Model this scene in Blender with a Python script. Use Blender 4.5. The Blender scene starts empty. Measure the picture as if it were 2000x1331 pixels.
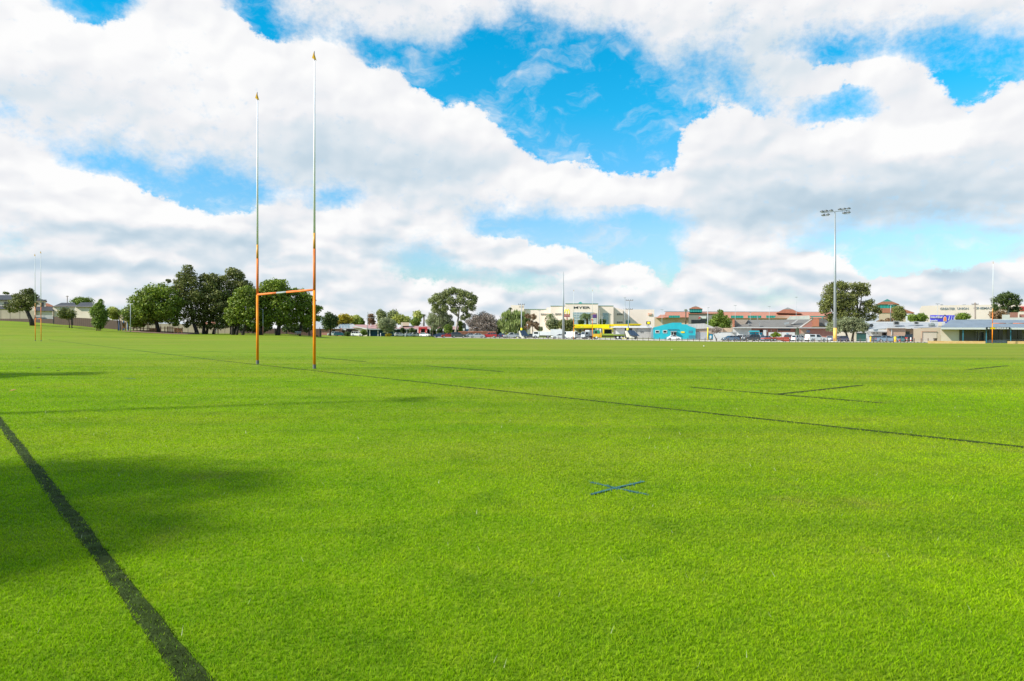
import bpy, bmesh, math, random
import numpy as np
from mathutils import Vector, Matrix, Euler

scene = bpy.context.scene
COL = scene.collection
rad = math.radians

# ---------------------------------------------------------------- camera
F_PX, CU, CV = 2000 * 24 / 36, 1000.0, 665.5      # photo pixels (2000 x 1331)
CAM_H = 1.4
PITCH, ROLL = math.atan(15.5 / F_PX), -0.0035
cam_d = bpy.data.cameras.new("camera"); cam_d.lens = 24; cam_d.sensor_width = 36
cam_d.clip_start = 0.05; cam_d.clip_end = 12000
cam = bpy.data.objects.new("camera", cam_d); COL.objects.link(cam)
cam.location = (0, 0, CAM_H)
cam.rotation_euler = (math.pi / 2 - PITCH, ROLL, 0)
scene.camera = cam
CR = Euler((math.pi / 2 - PITCH, ROLL, 0)).to_matrix()
CRi = CR.inverted()

# ---------------------------------------------------------------- exposure, sun
EXPOSURE = 0.95
scene.view_settings.view_transform = 'Standard'
scene.view_settings.look = 'None'
scene.view_settings.gamma = 1
scene.view_settings.exposure = EXPOSURE
scene.render.engine = 'CYCLES'
scene.cycles.max_bounces = 6
scene.cycles.diffuse_bounces = 3
scene.cycles.transparent_max_bounces = 6

SUN_EL = rad(36)
SUN_TRAVEL = Vector((0.929, 0.369, 0)).normalized()     # horizontal way the light travels
sd = Vector((SUN_TRAVEL.x * math.cos(SUN_EL), SUN_TRAVEL.y * math.cos(SUN_EL), -math.sin(SUN_EL)))
sun_l = bpy.data.lights.new("sun", 'SUN'); sun_l.energy = 3.9; sun_l.angle = rad(1.1); sun_l.color = (1.0, 0.95, 0.86)
sun = bpy.data.objects.new("sun", sun_l); COL.objects.link(sun)
sun.rotation_euler = sd.to_track_quat('-Z', 'Y').to_euler()
sun.location = (-30, -10, 40)

# ---------------------------------------------------------------- helpers
def tag(o, label=None, cat=None, group=None, kind=None):
    if label: o['label'] = label
    if cat: o['category'] = cat
    if group: o['group'] = group
    if kind: o['kind'] = kind
    return o

def P(u, v, d):
    """world point seen at photo pixel (u, v), d metres in front along +Y"""
    r = CR @ Vector(((u - CU) / F_PX, -(v - CV) / F_PX, -1))
    return Vector((r.x / r.y * d, d, CAM_H + r.z / r.y * d))

def project(p):
    c = CRi @ (Vector(p) - Vector((0, 0, CAM_H)))
    return (CU + F_PX * c.x / -c.z, CV - F_PX * c.y / -c.z)

K_U = [-1500, -400, 0, 62, 100, 137, 195, 240, 330, 400, 560, 620, 640, 1000, 1200, 1400, 1700, 1850, 4000]
K_K = [.055, .055, .055, .05, .045, .042, .032, .025, .015, .012, .010, .002, -.002, -.0035, -.005, -.008, -.0095, -.009, -.009]
def ground_np(x, y):
    x = np.asarray(x, float); y = np.asarray(y, float)
    u = CU + F_PX * x / np.maximum(y, 5)
    k = np.interp(u, K_U, K_K)
    s = np.clip(y - 100, 0, 110)
    e = np.clip(s / 30, 0, 1); e = e * e * (3 - 2 * e)
    return k * s * e
def G(x, y): return float(ground_np(x, y))

def hit(u, v):
    """ground point seen at pixel"""
    lo = None
    for i in range(1, 2000):
        d = 2.0 + i * 0.25 * (1 + i * 0.002)
        p = P(u, v, d)
        if p.z <= G(p.x, p.y):
            a, b = 2.0 if lo is None else lo, d
            for _ in range(20):
                m = (a + b) / 2; q = P(u, v, m)
                if q.z <= G(q.x, q.y): b = m
                else: a = m
            q = P(u, v, b); q.z = G(q.x, q.y); return q
        lo = d
    q = P(u, v, 300); q.z = G(q.x, q.y); return q

def S(d): return F_PX / d

MATS = {}
def mat(name, col, rough=0.7, metal=0.0, var=0.12, scale=1.2, bump=0.0, spec=0.4, emit=None, col2=None, coat=0):
    if name in MATS: return MATS[name]
    m = bpy.data.materials.new(name); m.use_nodes = True
    nt = m.node_tree; b = nt.nodes['Principled BSDF']
    b.inputs['Roughness'].default_value = rough; b.inputs['Metallic'].default_value = metal
    b.inputs['Specular IOR Level'].default_value = spec
    if coat: b.inputs['Coat Weight'].default_value = coat
    tc = nt.nodes.new('ShaderNodeTexCoord')
    n = nt.nodes.new('ShaderNodeTexNoise'); n.inputs['Scale'].default_value = scale; n.inputs['Detail'].default_value = 6
    nt.links.new(tc.outputs['Object'], n.inputs['Vector'])
    mx = nt.nodes.new('ShaderNodeMix'); mx.data_type = 'RGBA'
    c = Vector(col)
    mx.inputs['A'].default_value = (*(c * (1 - var)), 1)
    mx.inputs['B'].default_value = (*(Vector(col2) if col2 else c * (1 + var)), 1)
    mr = nt.nodes.new('ShaderNodeMapRange'); mr.inputs['From Min'].default_value = 0.3; mr.inputs['From Max'].default_value = 0.7
    nt.links.new(n.outputs['Fac'], mr.inputs['Value']); nt.links.new(mr.outputs['Result'], mx.inputs['Factor'])
    nt.links.new(mx.outputs['Result'], b.inputs['Base Color'])
    if bump:
        bp = nt.nodes.new('ShaderNodeBump'); bp.inputs['Strength'].default_value = bump; bp.inputs['Distance'].default_value = 0.05
        nt.links.new(n.outputs['Fac'], bp.inputs['Height']); nt.links.new(bp.outputs['Normal'], b.inputs['Normal'])
    MATS[name] = m
    return m

def ribbed(name, col, period=0.25, axis='X', depth=0.5, rough=0.6, dark=0.75, metal=0):
    """sheet metal / boards: dark joint lines repeating along an axis, with dirt"""
    if name in MATS: return MATS[name]
    m = mat(name, col, rough, metal, 0.1, 0.7)
    nt = m.node_tree; b = nt.nodes['Principled BSDF']
    tc = nt.nodes.new('ShaderNodeTexCoord'); sp = nt.nodes.new('ShaderNodeSeparateXYZ')
    nt.links.new(tc.outputs['Object'], sp.inputs[0])
    a = nt.nodes.new('ShaderNodeMath'); a.operation = 'DIVIDE'; a.inputs[1].default_value = period
    nt.links.new(sp.outputs[axis], a.inputs[0])
    f = nt.nodes.new('ShaderNodeMath'); f.operation = 'FRACT'; nt.links.new(a.outputs[0], f.inputs[0])
    g = nt.nodes.new('ShaderNodeMath'); g.operation = 'LESS_THAN'; g.inputs[1].default_value = 0.14; nt.links.new(f.outputs[0], g.inputs[0])
    src = b.inputs['Base Color'].links[0].from_socket
    mx = nt.nodes.new('ShaderNodeMix'); mx.data_type = 'RGBA'; mx.blend_type = 'MULTIPLY'
    nt.links.new(g.outputs[0], mx.inputs['Factor']); nt.links.new(src, mx.inputs['A']); mx.inputs['B'].default_value = (dark, dark, dark, 1)
    nt.links.new(mx.outputs['Result'], b.inputs['Base Color'])
    return m

def bricked(name, c1, c2, mortar, scale=1.0):
    if name in MATS: return MATS[name]
    m = mat(name, c1, 0.85, 0, 0.15, 0.8)
    nt = m.node_tree; b = nt.nodes['Principled BSDF']
    tc = nt.nodes.new('ShaderNodeTexCoord'); mp = nt.nodes.new('ShaderNodeMapping')
    mp.inputs['Rotation'].default_value = (math.pi / 2, 0, 0)
    nt.links.new(tc.outputs['Object'], mp.inputs[0])
    br = nt.nodes.new('ShaderNodeTexBrick'); br.inputs['Color1'].default_value = (*c1, 1); br.inputs['Color2'].default_value = (*c2, 1)
    br.inputs['Mortar'].default_value = (*mortar, 1); br.inputs['Scale'].default_value = scale
    br.inputs['Brick Width'].default_value = 0.24; br.inputs['Row Height'].default_value = 0.086; br.inputs['Mortar Size'].default_value = 0.01
    nt.links.new(mp.outputs[0], br.inputs['Vector'])
    nt.links.new(br.outputs['Color'], b.inputs['Base Color'])
    return m

class MB:
    def __init__(s): s.v = []; s.f = []
    def box(s, x0, x1, y0, y1, z0, z1):
        n = len(s.v)
        s.v += [(x0, y0, z0), (x1, y0, z0), (x1, y1, z0), (x0, y1, z0), (x0, y0, z1), (x1, y0, z1), (x1, y1, z1), (x0, y1, z1)]
        s.f += [tuple(n + i for i in q) for q in ((0, 3, 2, 1), (4, 5, 6, 7), (0, 1, 5, 4), (1, 2, 6, 5), (2, 3, 7, 6), (3, 0, 4, 7))]
        return s
    def prism(s, pts, off):
        """polygon of 3-D points swept by vector off"""
        n = len(s.v); k = len(pts); off = Vector(off)
        s.v += [tuple(Vector(p)) for p in pts] + [tuple(Vector(p) + off) for p in pts]
        s.f.append(tuple(n + i for i in range(k))); s.f.append(tuple(n + 2 * k - 1 - i for i in range(k)))
        for i in range(k):
            j = (i + 1) % k; s.f.append((n + j, n + i, n + k + i, n + k + j))
        return s
    def tube(s, pts, radii, seg=8, cap=True):
        pts = [Vector(p) for p in pts]
        if not hasattr(radii, '__len__'): radii = [radii] * len(pts)
        n0 = len(s.v)
        for i, p in enumerate(pts):
            t = (pts[min(i + 1, len(pts) - 1)] - pts[max(i - 1, 0)]).normalized()
            a = t.orthogonal().normalized() if abs(t.z) > 0.999 else t.cross(Vector((0, 0, 1))).normalized()
            b = t.cross(a)
            for k in range(seg):
                an = 2 * math.pi * k / seg
                s.v.append(tuple(p + (a * math.cos(an) + b * math.sin(an)) * radii[i]))
        for i in range(len(pts) - 1):
            for k in range(seg):
                k2 = (k + 1) % seg; q = n0 + i * seg
                s.f.append((q + k, q + k2, q + seg + k2, q + seg + k))
        if cap:
            s.f.append(tuple(n0 + k for k in range(seg - 1, -1, -1)))
            q = n0 + (len(pts) - 1) * seg; s.f.append(tuple(q + k for k in range(seg)))
        return s
    def poly(s, pts):
        n = len(s.v); s.v += [tuple(p) for p in pts]; s.f.append(tuple(range(n, n + len(pts)))); return s
    # photo-measured shapes: u/v are photo pixels, d the real distance of the front face
    def pbox(s, u0, v0, u1, v1, d, th=0.3):
        uc = (u0 + u1) / 2
        z1 = P(uc, v0, d).z; z0 = P(uc, v1, d).z
        xa, xb = P(u0, v1, d).x, P(u1, v1, d).x
        dx = s.skew(xa, xb, d) * th
        return s.prism([(xa, d, z0), (xb, d, z0), (xb, d, z1), (xa, d, z1)], (dx, th, 0))
    @staticmethod
    def skew(xa, xb, d):
        # side walls of the far buildings run roughly along the street, i.e. away from the oval
        return 0 if xa < 0 < xb else (xa if abs(xa) < abs(xb) else xb) / d
    def ppoly(s, uv, d, th=0.3):
        pts = [P(u, v, d) for u, v in uv]; xs = [p.x for p in pts]
        return s.prism(pts, (s.skew(min(xs), max(xs), d) * th, th, 0))
    def roof(s, lower, upper, d, run):
        """pitched roof face: lower edge (two px) at distance d, upper edge (two px) at distance d+run, closed body"""
        a, b = [P(u, v, d) for u, v in lower]; c0, e0 = [P(u, v, d + run) for u, v in upper]
        dx = s.skew(a.x, b.x, d) * 2 * run; bk = [Vector((a.x + dx, d + 2 * run, a.z)), Vector((b.x + dx, d + 2 * run, b.z))]
        n = len(s.v); s.v += [tuple(q) for q in (a, b, e0, c0, bk[1], bk[0])]
        s.f += [(n, n + 1, n + 2, n + 3), (n + 3, n + 2, n + 4, n + 5), (n, n + 3, n + 5), (n + 1, n + 4, n + 2), (n, n + 5, n + 4, n + 1)]
        return s
    def build(s, name, m, parent=None, local=False, smooth=False, bevel=0, label=None):
        me = bpy.data.meshes.new(name)
        org = Vector((0, 0, 0))
        if parent is not None and not local:
            q = parent
            while q is not None: org += q.location; q = q.parent
        me.from_pydata([tuple(Vector(v) - org) for v in s.v], [], s.f)
        if not local or bevel:
            bm = bmesh.new(); bm.from_mesh(me)
            bmesh.ops.recalc_face_normals(bm, faces=bm.faces)
            if bevel:
                bmesh.ops.bevel(bm, geom=bm.edges[:], offset=bevel, segments=2, affect='EDGES', clamp_overlap=True)
            bm.to_mesh(me); bm.free()
        me.materials.append(m)
        if smooth: me.polygons.foreach_set('use_smooth', [True] * len(me.polygons))
        o = bpy.data.objects.new(name, me); COL.objects.link(o)
        if parent is not None: o.parent = parent
        if label: o['label'] = label
        return o

def empty(name, loc, label, cat, group=None, rz=0):
    o = bpy.data.objects.new(name, None); COL.objects.link(o); o.location = loc; o.rotation_euler = (0, 0, rz)
    o.empty_display_size = 0.3
    return tag(o, label, cat, group)

def text_part(name, body, u0, v0, u1, v1, d, m, parent, weight=0.0):
    """raised lettering filling a photo-measured box"""
    c = bpy.data.curves.new(name, 'FONT'); c.body = body; c.align_x = 'LEFT'; c.extrude = 0.04; c.offset = weight; c.resolution_u = 2
    t = bpy.data.objects.new(name + '_c', c); COL.objects.link(t)
    bpy.context.view_layer.update()
    me = bpy.data.meshes.new_from_object(t.evaluated_get(bpy.context.evaluated_depsgraph_get()))
    bpy.data.objects.remove(t); bpy.data.curves.remove(c)
    co = np.empty(len(me.vertices) * 3); me.vertices.foreach_get('co', co); co = co.reshape(-1, 3)
    lo, hi = co.min(0), co.max(0)
    a = P(u0, v1, d); b = P(u1, v0, d)
    org = Vector((0, 0, 0)); q = parent
    while q is not None: org += q.location; q = q.parent
    X = a.x + (co[:, 0] - lo[0]) / (hi[0] - lo[0]) * (b.x - a.x)
    Z = a.z + (co[:, 1] - lo[1]) / (hi[1] - lo[1]) * (b.z - a.z)
    out = np.stack([X - org.x, d - co[:, 2] - org.y, Z - org.z], 1)
    me.vertices.foreach_set('co', out.ravel()); me.update()
    me.materials.clear(); me.materials.append(m)
    o = bpy.data.objects.new(name, me); COL.objects.link(o); o.parent = parent
    return o

def mesh_np(name, co, nper, m):
    """many separate polygons of nper corners from an (N*nper, 3) array"""
    co = np.asarray(co, np.float32).reshape(-1, 3); nv = len(co); nf = nv // nper
    me = bpy.data.meshes.new(name)
    me.vertices.add(nv); me.vertices.foreach_set('co', co.ravel())
    me.loops.add(nv); me.loops.foreach_set('vertex_index', np.arange(nv, dtype=np.int32))
    me.polygons.add(nf); me.polygons.foreach_set('loop_start', np.arange(0, nv, nper, dtype=np.int32))
    me.update(calc_edges=True); me.validate()
    me.materials.append(m)
    return me
# ---------------------------------------------------------------- sky (world): Nishita sky + procedural cloud layer laid out by compass bearing and elevation
GAPS = [
 (0.6, [(1740,70),(2000,60),(2080,90),(2080,150),(1960,160),(1900,215),(1860,200),(1820,140),(1760,100)]),(0.45, [(1290,150),(1350,140),(1420,225),(1360,235)]),(0.5, [(120,300),(170,305),(300,370),(420,410),(480,400),(440,430),(380,412),(240,352)]),
 (0.55, [(1330,100),(1420,120),(1500,205),(1470,225),(1400,170),(1330,140)]),(0.55, [(1540,75),(1640,70),(1760,78),(1780,100),(1700,100),(1600,100)]),(0.5, [(1300,280),(1340,300),(1330,340),(1260,335),(1240,300)]),(0.5, [(1590,205),(1640,165),(1700,170),(1690,225),(1640,235)]),(0.5, [(300,350),(470,345),(560,395),(520,400),(380,400)]),(0.4, [(1480,580),(1540,575),(1560,600),(1500,604)]),(0.45, [(760,500),(800,480),(830,540),(770,560)]),(0.4, [(1120,540),(1300,570),(1290,590),(1130,566)]),(0.35, [(0,460),(60,470),(40,500),(0,500)]),  # blue gaps between the clouds: outlines traced on the photo, (openness, softness, points)
 (1.0, [(108,-30),(108,0),(120,12),(150,35),(172,56),(182,52),(198,40),(216,32),(232,46),(237,30),(240,8),(262,0),(262,-30)]),
 (1.0, [(450,-30),(450,0),(471,27),(478,43),(493,61),(509,68),(532,81),(552,65),(572,61),(599,56),(631,59),(676,74),(689,95),(710,110),(728,131),(749,131),(755,119),(773,122),(785,135),(798,155),(821,169),(841,178),(859,203),(854,221),(870,216),(888,198),(911,194),(933,198),(951,216),(965,239),(983,252),(1006,270),(1033,293),(1046,311),(1090,309),(1141,311),(1159,324),(1181,336),(1253,340),(1290,336),(1303,322),(1335,275),(1326,252),(1349,221),(1380,221),(1398,230),(1412,216),(1389,207),(1322,198),(1308,180),(1290,158),(1331,144),(1286,131),(1259,108),(1241,99),(1238,77),(1227,63),(1199,63),(1181,72),(1154,63),(1127,63),(1105,54),(1073,45),(1051,41),(1033,23),(1026,0),(1014,0),(1012,18),(999,32),(995,54),(987,63),(942,50),(915,50),(902,68),(888,90),(870,99),(843,99),(803,86),(780,90),(771,99),(749,86),(713,77),(690,72),(659,59),(627,50),(586,40),(559,45),(532,38),(520,22),(532,0),(532,-30)]),
 (0.9, [(1588,78),(1583,115),(1612,131),(1642,122),(1665,118),(1680,104),(1705,88),(1740,85),(1720,72),(1640,76),(1600,70)]),
 (0.75, [(1763,86),(1781,108),(1822,135),(1835,153),(1858,162),(1862,180),(1880,207),(1903,207),(1907,189),(1912,167),(1939,153),(2000,149),(2000,95),(1966,77),(1903,59),(1853,50),(1808,68)]),
 (0.8, [(1403,81),(1443,84),(1434,97),(1410,97)]),
 (0.6, [(1425,34),(1457,38),(1455,48),(1425,50)]),
 (0.6, [(1522,84),(1550,88),(1545,102),(1525,98)]),
 (0.85, [(1566,222),(1590,240),(1610,250),(1622,225),(1650,215),(1675,232),(1709,220),(1702,200),(1678,195),(1642,185),(1605,198),(1575,208)]),
 (0.85, [(1463,214),(1488,236),(1513,225),(1488,212)]),
 (0.95, [(77,277),(95,276),(126,300),(135,315),(171,315),(194,333),(225,333),(246,347),(252,360),(270,358),(293,374),(311,374),(333,388),(369,390),(397,412),(415,415),(424,399),(460,406),(473,419),(482,401),(496,383),(536,383),(550,360),(518,356),(473,342),(442,324),(406,313),(370,318),(365,351),(333,351),(311,338),(297,315),(252,304),(212,291),(171,300),(122,282)]),
 (0.9, [(604,376),(622,401),(658,408),(690,399),(696,378),(649,372)]),
 (0.45, [(0,200),(36,214),(38,243),(0,254)]),
 (1.0, [(924,412),(956,419),(1006,424),(1073,419),(1118,428),(1186,433),(1217,415),(1249,408),(1303,426),(1344,440),(1330,455),(1308,469),(1321,491),(1339,514),(1317,532),(1321,559),(1290,554),(1281,532),(1263,509),(1231,509),(1186,514),(1154,496),(1123,478),(1082,475),(1042,478),(1015,460),(983,460),(947,469),(933,460),(929,433)]),
 (0.9, [(798,491),(834,487),(861,505),(888,527),(924,534),(1006,539),(1096,545),(1073,556),(1042,561),(997,574),(970,550),(933,548),(906,543),(870,550),(825,550),(807,532)]),
 (1.0, [(1533,478),(1560,464),(1605,455),(1673,446),(1741,452),(1808,444),(1876,439),(1921,452),(2000,460),(2080,470),(2080,490),(2000,482),(1975,496),(1948,512),(1903,516),(1876,530),(1831,516),(1795,509),(1781,534),(1741,536),(1673,536),(1668,514),(1641,498),(1623,485),(1592,478)]),
]
WISPS = [  # extra thin cloud inside the gaps: (u, v, ru, rv, amount)
 (1075,82,32,22,.75),(1010,88,26,9,.5),(1055,128,14,12,.4),(1165,150,34,9,.55),(1220,172,36,14,.55),(1190,212,28,8,.5),(1085,240,26,14,.45),(1105,262,14,20,.42),
 (1160,300,30,24,.4),(1225,275,20,12,.25),(1245,312,40,16,.4),(1310,248,18,8,.5),(430,338,22,22,.5),(1960,108,22,14,.5),(1880,110,22,12,.5),(960,505,30,10,.3),
 (1130,470,20,8,.3),(1630,90,30,12,.35),(1640,470,40,8,.2),(20,225,20,20,.3)]
# brightness: bright heads and grey bases, (u, v, ru, rv, delta)
TONES = [
 (60,60,170,80,.12),(350,70,130,90,.12),(420,180,160,70,.08),(640,110,60,50,.08),(900,250,60,50,.05),
 (720,300,220,60,-.15),(840,360,160,45,-.16),(560,300,120,50,-.11),(130,190,150,60,-.12),(40,140,60,60,-.05),(330,290,70,40,-.08),
 (1010,370,150,28,.10),(1200,385,130,28,.06),(1130,360,60,20,.08),
 (170,370,120,40,.14),(60,330,80,40,.14),(320,425,90,28,.12),(440,425,40,30,.10),
 (150,455,260,18,-.20),(380,465,140,20,-.22),(60,520,140,24,-.20),(300,545,160,26,-.16),(480,480,80,26,-.12),
 (200,500,60,14,.06),(620,480,60,22,.10),(710,410,60,22,.14),(740,470,60,26,-.14),(860,440,50,30,.12),(660,540,120,28,-.14),(700,520,60,18,.04),
 (1000,492,60,18,.10),(1090,500,70,24,.14),(1220,525,50,18,.12),(1000,525,90,10,-.14),(1170,545,80,12,-.16),(900,575,40,18,.10),(970,562,40,16,.12),(1100,600,140,14,-.14),(700,600,120,16,-.08),
 (1740,120,60,45,.06),(1770,270,110,38,.16),(1860,270,60,26,.14),(1690,240,40,26,.10),(1640,240,60,22,.02),
 (1430,110,130,60,-.08),(1330,130,80,50,-.07),(1560,30,200,30,.02),(1500,150,90,40,-.04),(1860,30,140,40,-.04),
 (1430,330,110,60,-.08),(1550,420,170,36,-.22),(1420,400,110,40,-.12),(1740,340,160,34,-.14),(1730,400,160,40,-.20),(1900,380,130,50,-.19),(1940,300,90,30,-.12),(1960,200,60,30,.04),
 (1420,480,70,22,.10),(1620,500,70,24,.16),(1600,560,80,14,-.12),(1480,555,110,16,-.10),(1250,545,30,20,.12),(1390,560,60,18,.12),
 (1880,540,110,26,-.20),(1960,570,80,20,-.14),(1980,520,40,24,.02),(1700,590,200,18,-.06),(1300,600,120,16,-.10),(760,30,140,40,-.06),(850,70,60,24,-.06),(1120,30,60,24,-.05)]

def inside(poly, X, Y):
    r = np.zeros(X.shape, bool); n = len(poly); j = n - 1
    for i in range(n):
        xi, yi = poly[i]; xj, yj = poly[j]
        if yi != yj:
            c = ((yi > Y) != (yj > Y)) & (X < (xj - xi) * (Y - yi) / (yj - yi) + xi)
            r ^= c
        j = i
    return r

NR, NC, SS = 52, 110, 6
AZ0, AZ1, EL0, EL1 = -0.72, 0.72, -0.02, 0.50
azs = AZ0 + (np.arange(NC * SS) + 0.5) / SS / (NC - 1) * (AZ1 - AZ0) - 0.5 / (NC - 1) * (AZ1 - AZ0)
els = EL0 + (np.arange(NR * SS) + 0.5) / SS / (NR - 1) * (EL1 - EL0) - 0.5 / (NR - 1) * (EL1 - EL0)
AZ, EL = np.meshgrid(azs, els)
D3 = np.stack([np.sin(AZ) * np.cos(EL), np.cos(AZ) * np.cos(EL), np.sin(EL)], -1)
Ci = np.array(CRi); C3 = D3 @ Ci.T
UU = CU + F_PX * C3[..., 0] / -C3[..., 2]; VV = CV - F_PX * C3[..., 1] / -C3[..., 2]
cov = np.ones(UU.shape)
for op, pl in GAPS: cov = np.where(inside(pl, UU, VV), np.minimum(cov, 1 - op), cov)
for (u, v, ru, rv, a) in WISPS: cov = np.maximum(cov, a * np.exp(-(((UU - u) / ru) ** 2 + ((VV - v) / rv) ** 2) ** 1.5))
tone = np.full(UU.shape, 0.87)
for (u, v, ru, rv, a) in TONES: tone += a * 1.12 * np.exp(-(((UU - u) / ru) ** 2 + ((VV - v) / rv) ** 2))
tone -= 0.05 * np.clip((VV - 400) / 250, 0, 1)
off = np.clip(np.maximum(np.maximum(-60 - UU, UU - 2060), -60 - VV) / 120, 0, 1)
cov = cov * (1 - off) + 0.6 * off; tone = tone * (1 - off) + 0.82 * off
def down(a): return a.reshape(NR, SS, NC, SS).mean((1, 3))
cov, tone = down(cov), down(tone)
cb = cov.copy()
for _ in range(1):      # light blur
    cb = (np.pad(cb, ((1, 1), (0, 0)), 'edge')[:-2] + 2 * cb + np.pad(cb, ((1, 1), (0, 0)), 'edge')[2:]) / 4
    cb = (np.pad(cb, ((0, 0), (1, 1)), 'edge')[:, :-2] + 2 * cb + np.pad(cb, ((0, 0), (1, 1)), 'edge')[:, 2:]) / 4
wide = cov.copy()
for _ in range(10):
    wide = (np.pad(wide, ((1, 1), (0, 0)), 'edge')[:-2] + 2 * wide + np.pad(wide, ((1, 1), (0, 0)), 'edge')[2:]) / 4
    wide = (np.pad(wide, ((0, 0), (1, 1)), 'edge')[:, :-2] + 2 * wide + np.pad(wide, ((0, 0), (1, 1)), 'edge')[:, 2:]) / 4

half = cov.copy()
for _ in range(4):
    half = (np.pad(half, ((1, 1), (0, 0)), 'edge')[:-2] + 2 * half + np.pad(half, ((1, 1), (0, 0)), 'edge')[2:]) / 4
    half = (np.pad(half, ((0, 0), (1, 1)), 'edge')[:, :-2] + 2 * half + np.pad(half, ((0, 0), (1, 1)), 'edge')[:, 2:]) / 4
up_ = np.pad(half, ((0, 3), (0, 0)), 'edge')[3:]        # three rows higher in the sky
tone = np.clip(tone + 0.14 * np.clip(half - up_, -0.6, 1), 0, 1)
wide = np.clip(0.5 + 1.1 * (half - up_), 0, 1)      # above .5: lit cloud heads with crisp rims, below: thinning wispy bases

world = bpy.data.worlds.new("World"); scene.world = world; world.use_nodes = True; world.cycles.sampling_method = 'NONE'
wt = world.node_tree; wt.nodes.clear()
def N(t, **kw):
    n = wt.nodes.new(t)
    for k, v in kw.items(): setattr(n, k, v)
    return n
L = wt.links.new
def M(op, a, b=None, c=None, clamp=False):
    n = N('ShaderNodeMath', operation=op, use_clamp=clamp)
    for i, x in enumerate((a, b, c)):
        if x is None: continue
        if isinstance(x, (int, float)): n.inputs[i].default_value = x
        else: L(x, n.inputs[i])
    return n.outputs[0]
def VM(op, a, b=None, c=None, scale=None):
    n = N('ShaderNodeVectorMath', operation=op)
    for i, x in enumerate((a, b, c)):
        if x is None: continue
        if isinstance(x, (tuple, list)): n.inputs[i].default_value = x
        else: L(x, n.inputs[i])
    if scale is not None:
        if isinstance(scale, (int, float)): n.inputs['Scale'].default_value = scale
        else: L(scale, n.inputs['Scale'])
    return n.outputs[0]
def noise(vec, scale, detail, rough=0.5, color=False, lac=2.0):
    n = N('ShaderNodeTexNoise'); n.inputs['Scale'].default_value = scale; n.inputs['Detail'].default_value = detail
    n.inputs['Roughness'].default_value = rough; n.inputs['Lacunarity'].default_value = lac; L(vec, n.inputs['Vector'])
    return n.outputs['Color'] if color else n.outputs['Fac']
def smooth(x, a, b):
    n = N('ShaderNodeMapRange', interpolation_type='SMOOTHSTEP'); L(x, n.inputs['Value'])
    for nm, vv in (('From Min', a), ('From Max', b)):
        if isinstance(vv, (int, float)): n.inputs[nm].default_value = vv
        else: L(vv, n.inputs[nm])
    return n.outputs['Result']

tc = N('ShaderNodeTexCoord'); dirv = VM('NORMALIZE', tc.outputs['Generated'])
sx = N('ShaderNodeSeparateXYZ'); L(dirv, sx.inputs[0])
az = M('ARCTAN2', sx.outputs[0], sx.outputs[1]); el = M('ARCSINE', sx.outputs[2])
cb3 = N('ShaderNodeCombineXYZ'); L(az, cb3.inputs[0]); L(M('MULTIPLY', el, 1.25), cb3.inputs[1])
ang = cb3.outputs[0]
# billow warp
w1 = VM('SUBTRACT', noise(ang, 14, 3, 0.55, True), (0.5, 0.5, 0.5))
w2 = VM('SUBTRACT', noise(ang, 60, 4, 0.6, True), (0.5, 0.5, 0.5))
warp = VM('ADD', VM('SCALE', w1, scale=0.026), VM('SCALE', w2, scale=0.016))
sw = N('ShaderNodeSeparateXYZ'); L(VM('ADD', ang, warp), sw.inputs[0])
azw = sw.outputs[0]; elw = M('DIVIDE', sw.outputs[1], 1.25)
fx = M('DIVIDE', M('SUBTRACT', azw, AZ0), AZ1 - AZ0, clamp=True)
fy = M('MULTIPLY', M('DIVIDE', M('SUBTRACT', elw, EL0), EL1 - EL0, clamp=True), NR - 1)
fxc = N('ShaderNodeCombineXYZ')
for i in range(3): L(fx, fxc.inputs[i])
acc = None
for r in range(NR):
    cn = N('ShaderNodeRGBCurve'); mp = cn.mapping
    for ch, arr in ((0, cb[r]), (1, tone[r]), (2, wide[r])):
        cu = mp.curves[ch]
        keep = [i for i in range(NC) if i in (0, NC - 1) or abs(arr[i] - (arr[i-1] + arr[i+1]) / 2) > 0.004 or i % 8 == 0]
        cu.points[0].location = (0, float(arr[0])); cu.points[1].location = (1, float(arr[-1]))
        for i in keep[1:-1]: cu.points.new(i / (NC - 1), float(arr[i]))
        for pt in cu.points: pt.handle_type = 'VECTOR'
    mp.update()
    L(fxc.outputs[0], cn.inputs['Color'])
    wgt = M('SUBTRACT', 1.0, M('ABSOLUTE', M('SUBTRACT', fy, float(r))), clamp=True)
    sc = VM('SCALE', cn.outputs[0], scale=wgt)
    acc = sc if acc is None else VM('ADD', acc, sc)
tb = N('ShaderNodeSeparateXYZ'); L(acc, tb.inputs[0])
fcov, ftone, fwide = tb.outputs
bil = M('SUBTRACT', 1.0, M('ABSOLUTE', M('MULTIPLY', M('SUBTRACT', noise(ang, 30, 4, 0.5), 0.5), 3.2)))
nd = M('ADD', M('MULTIPLY', noise(ang, 34, 4, 0.62), 0.80), M('MULTIPLY', bil, 0.17))
ndf = noise(ang, 110, 5, 0.65)
edge = M('ADD', fcov, M('ADD', M('MULTIPLY', M('SUBTRACT', nd, 0.5), 0.85), M('MULTIPLY', M('SUBTRACT', ndf, 0.5), 0.65)))
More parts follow.
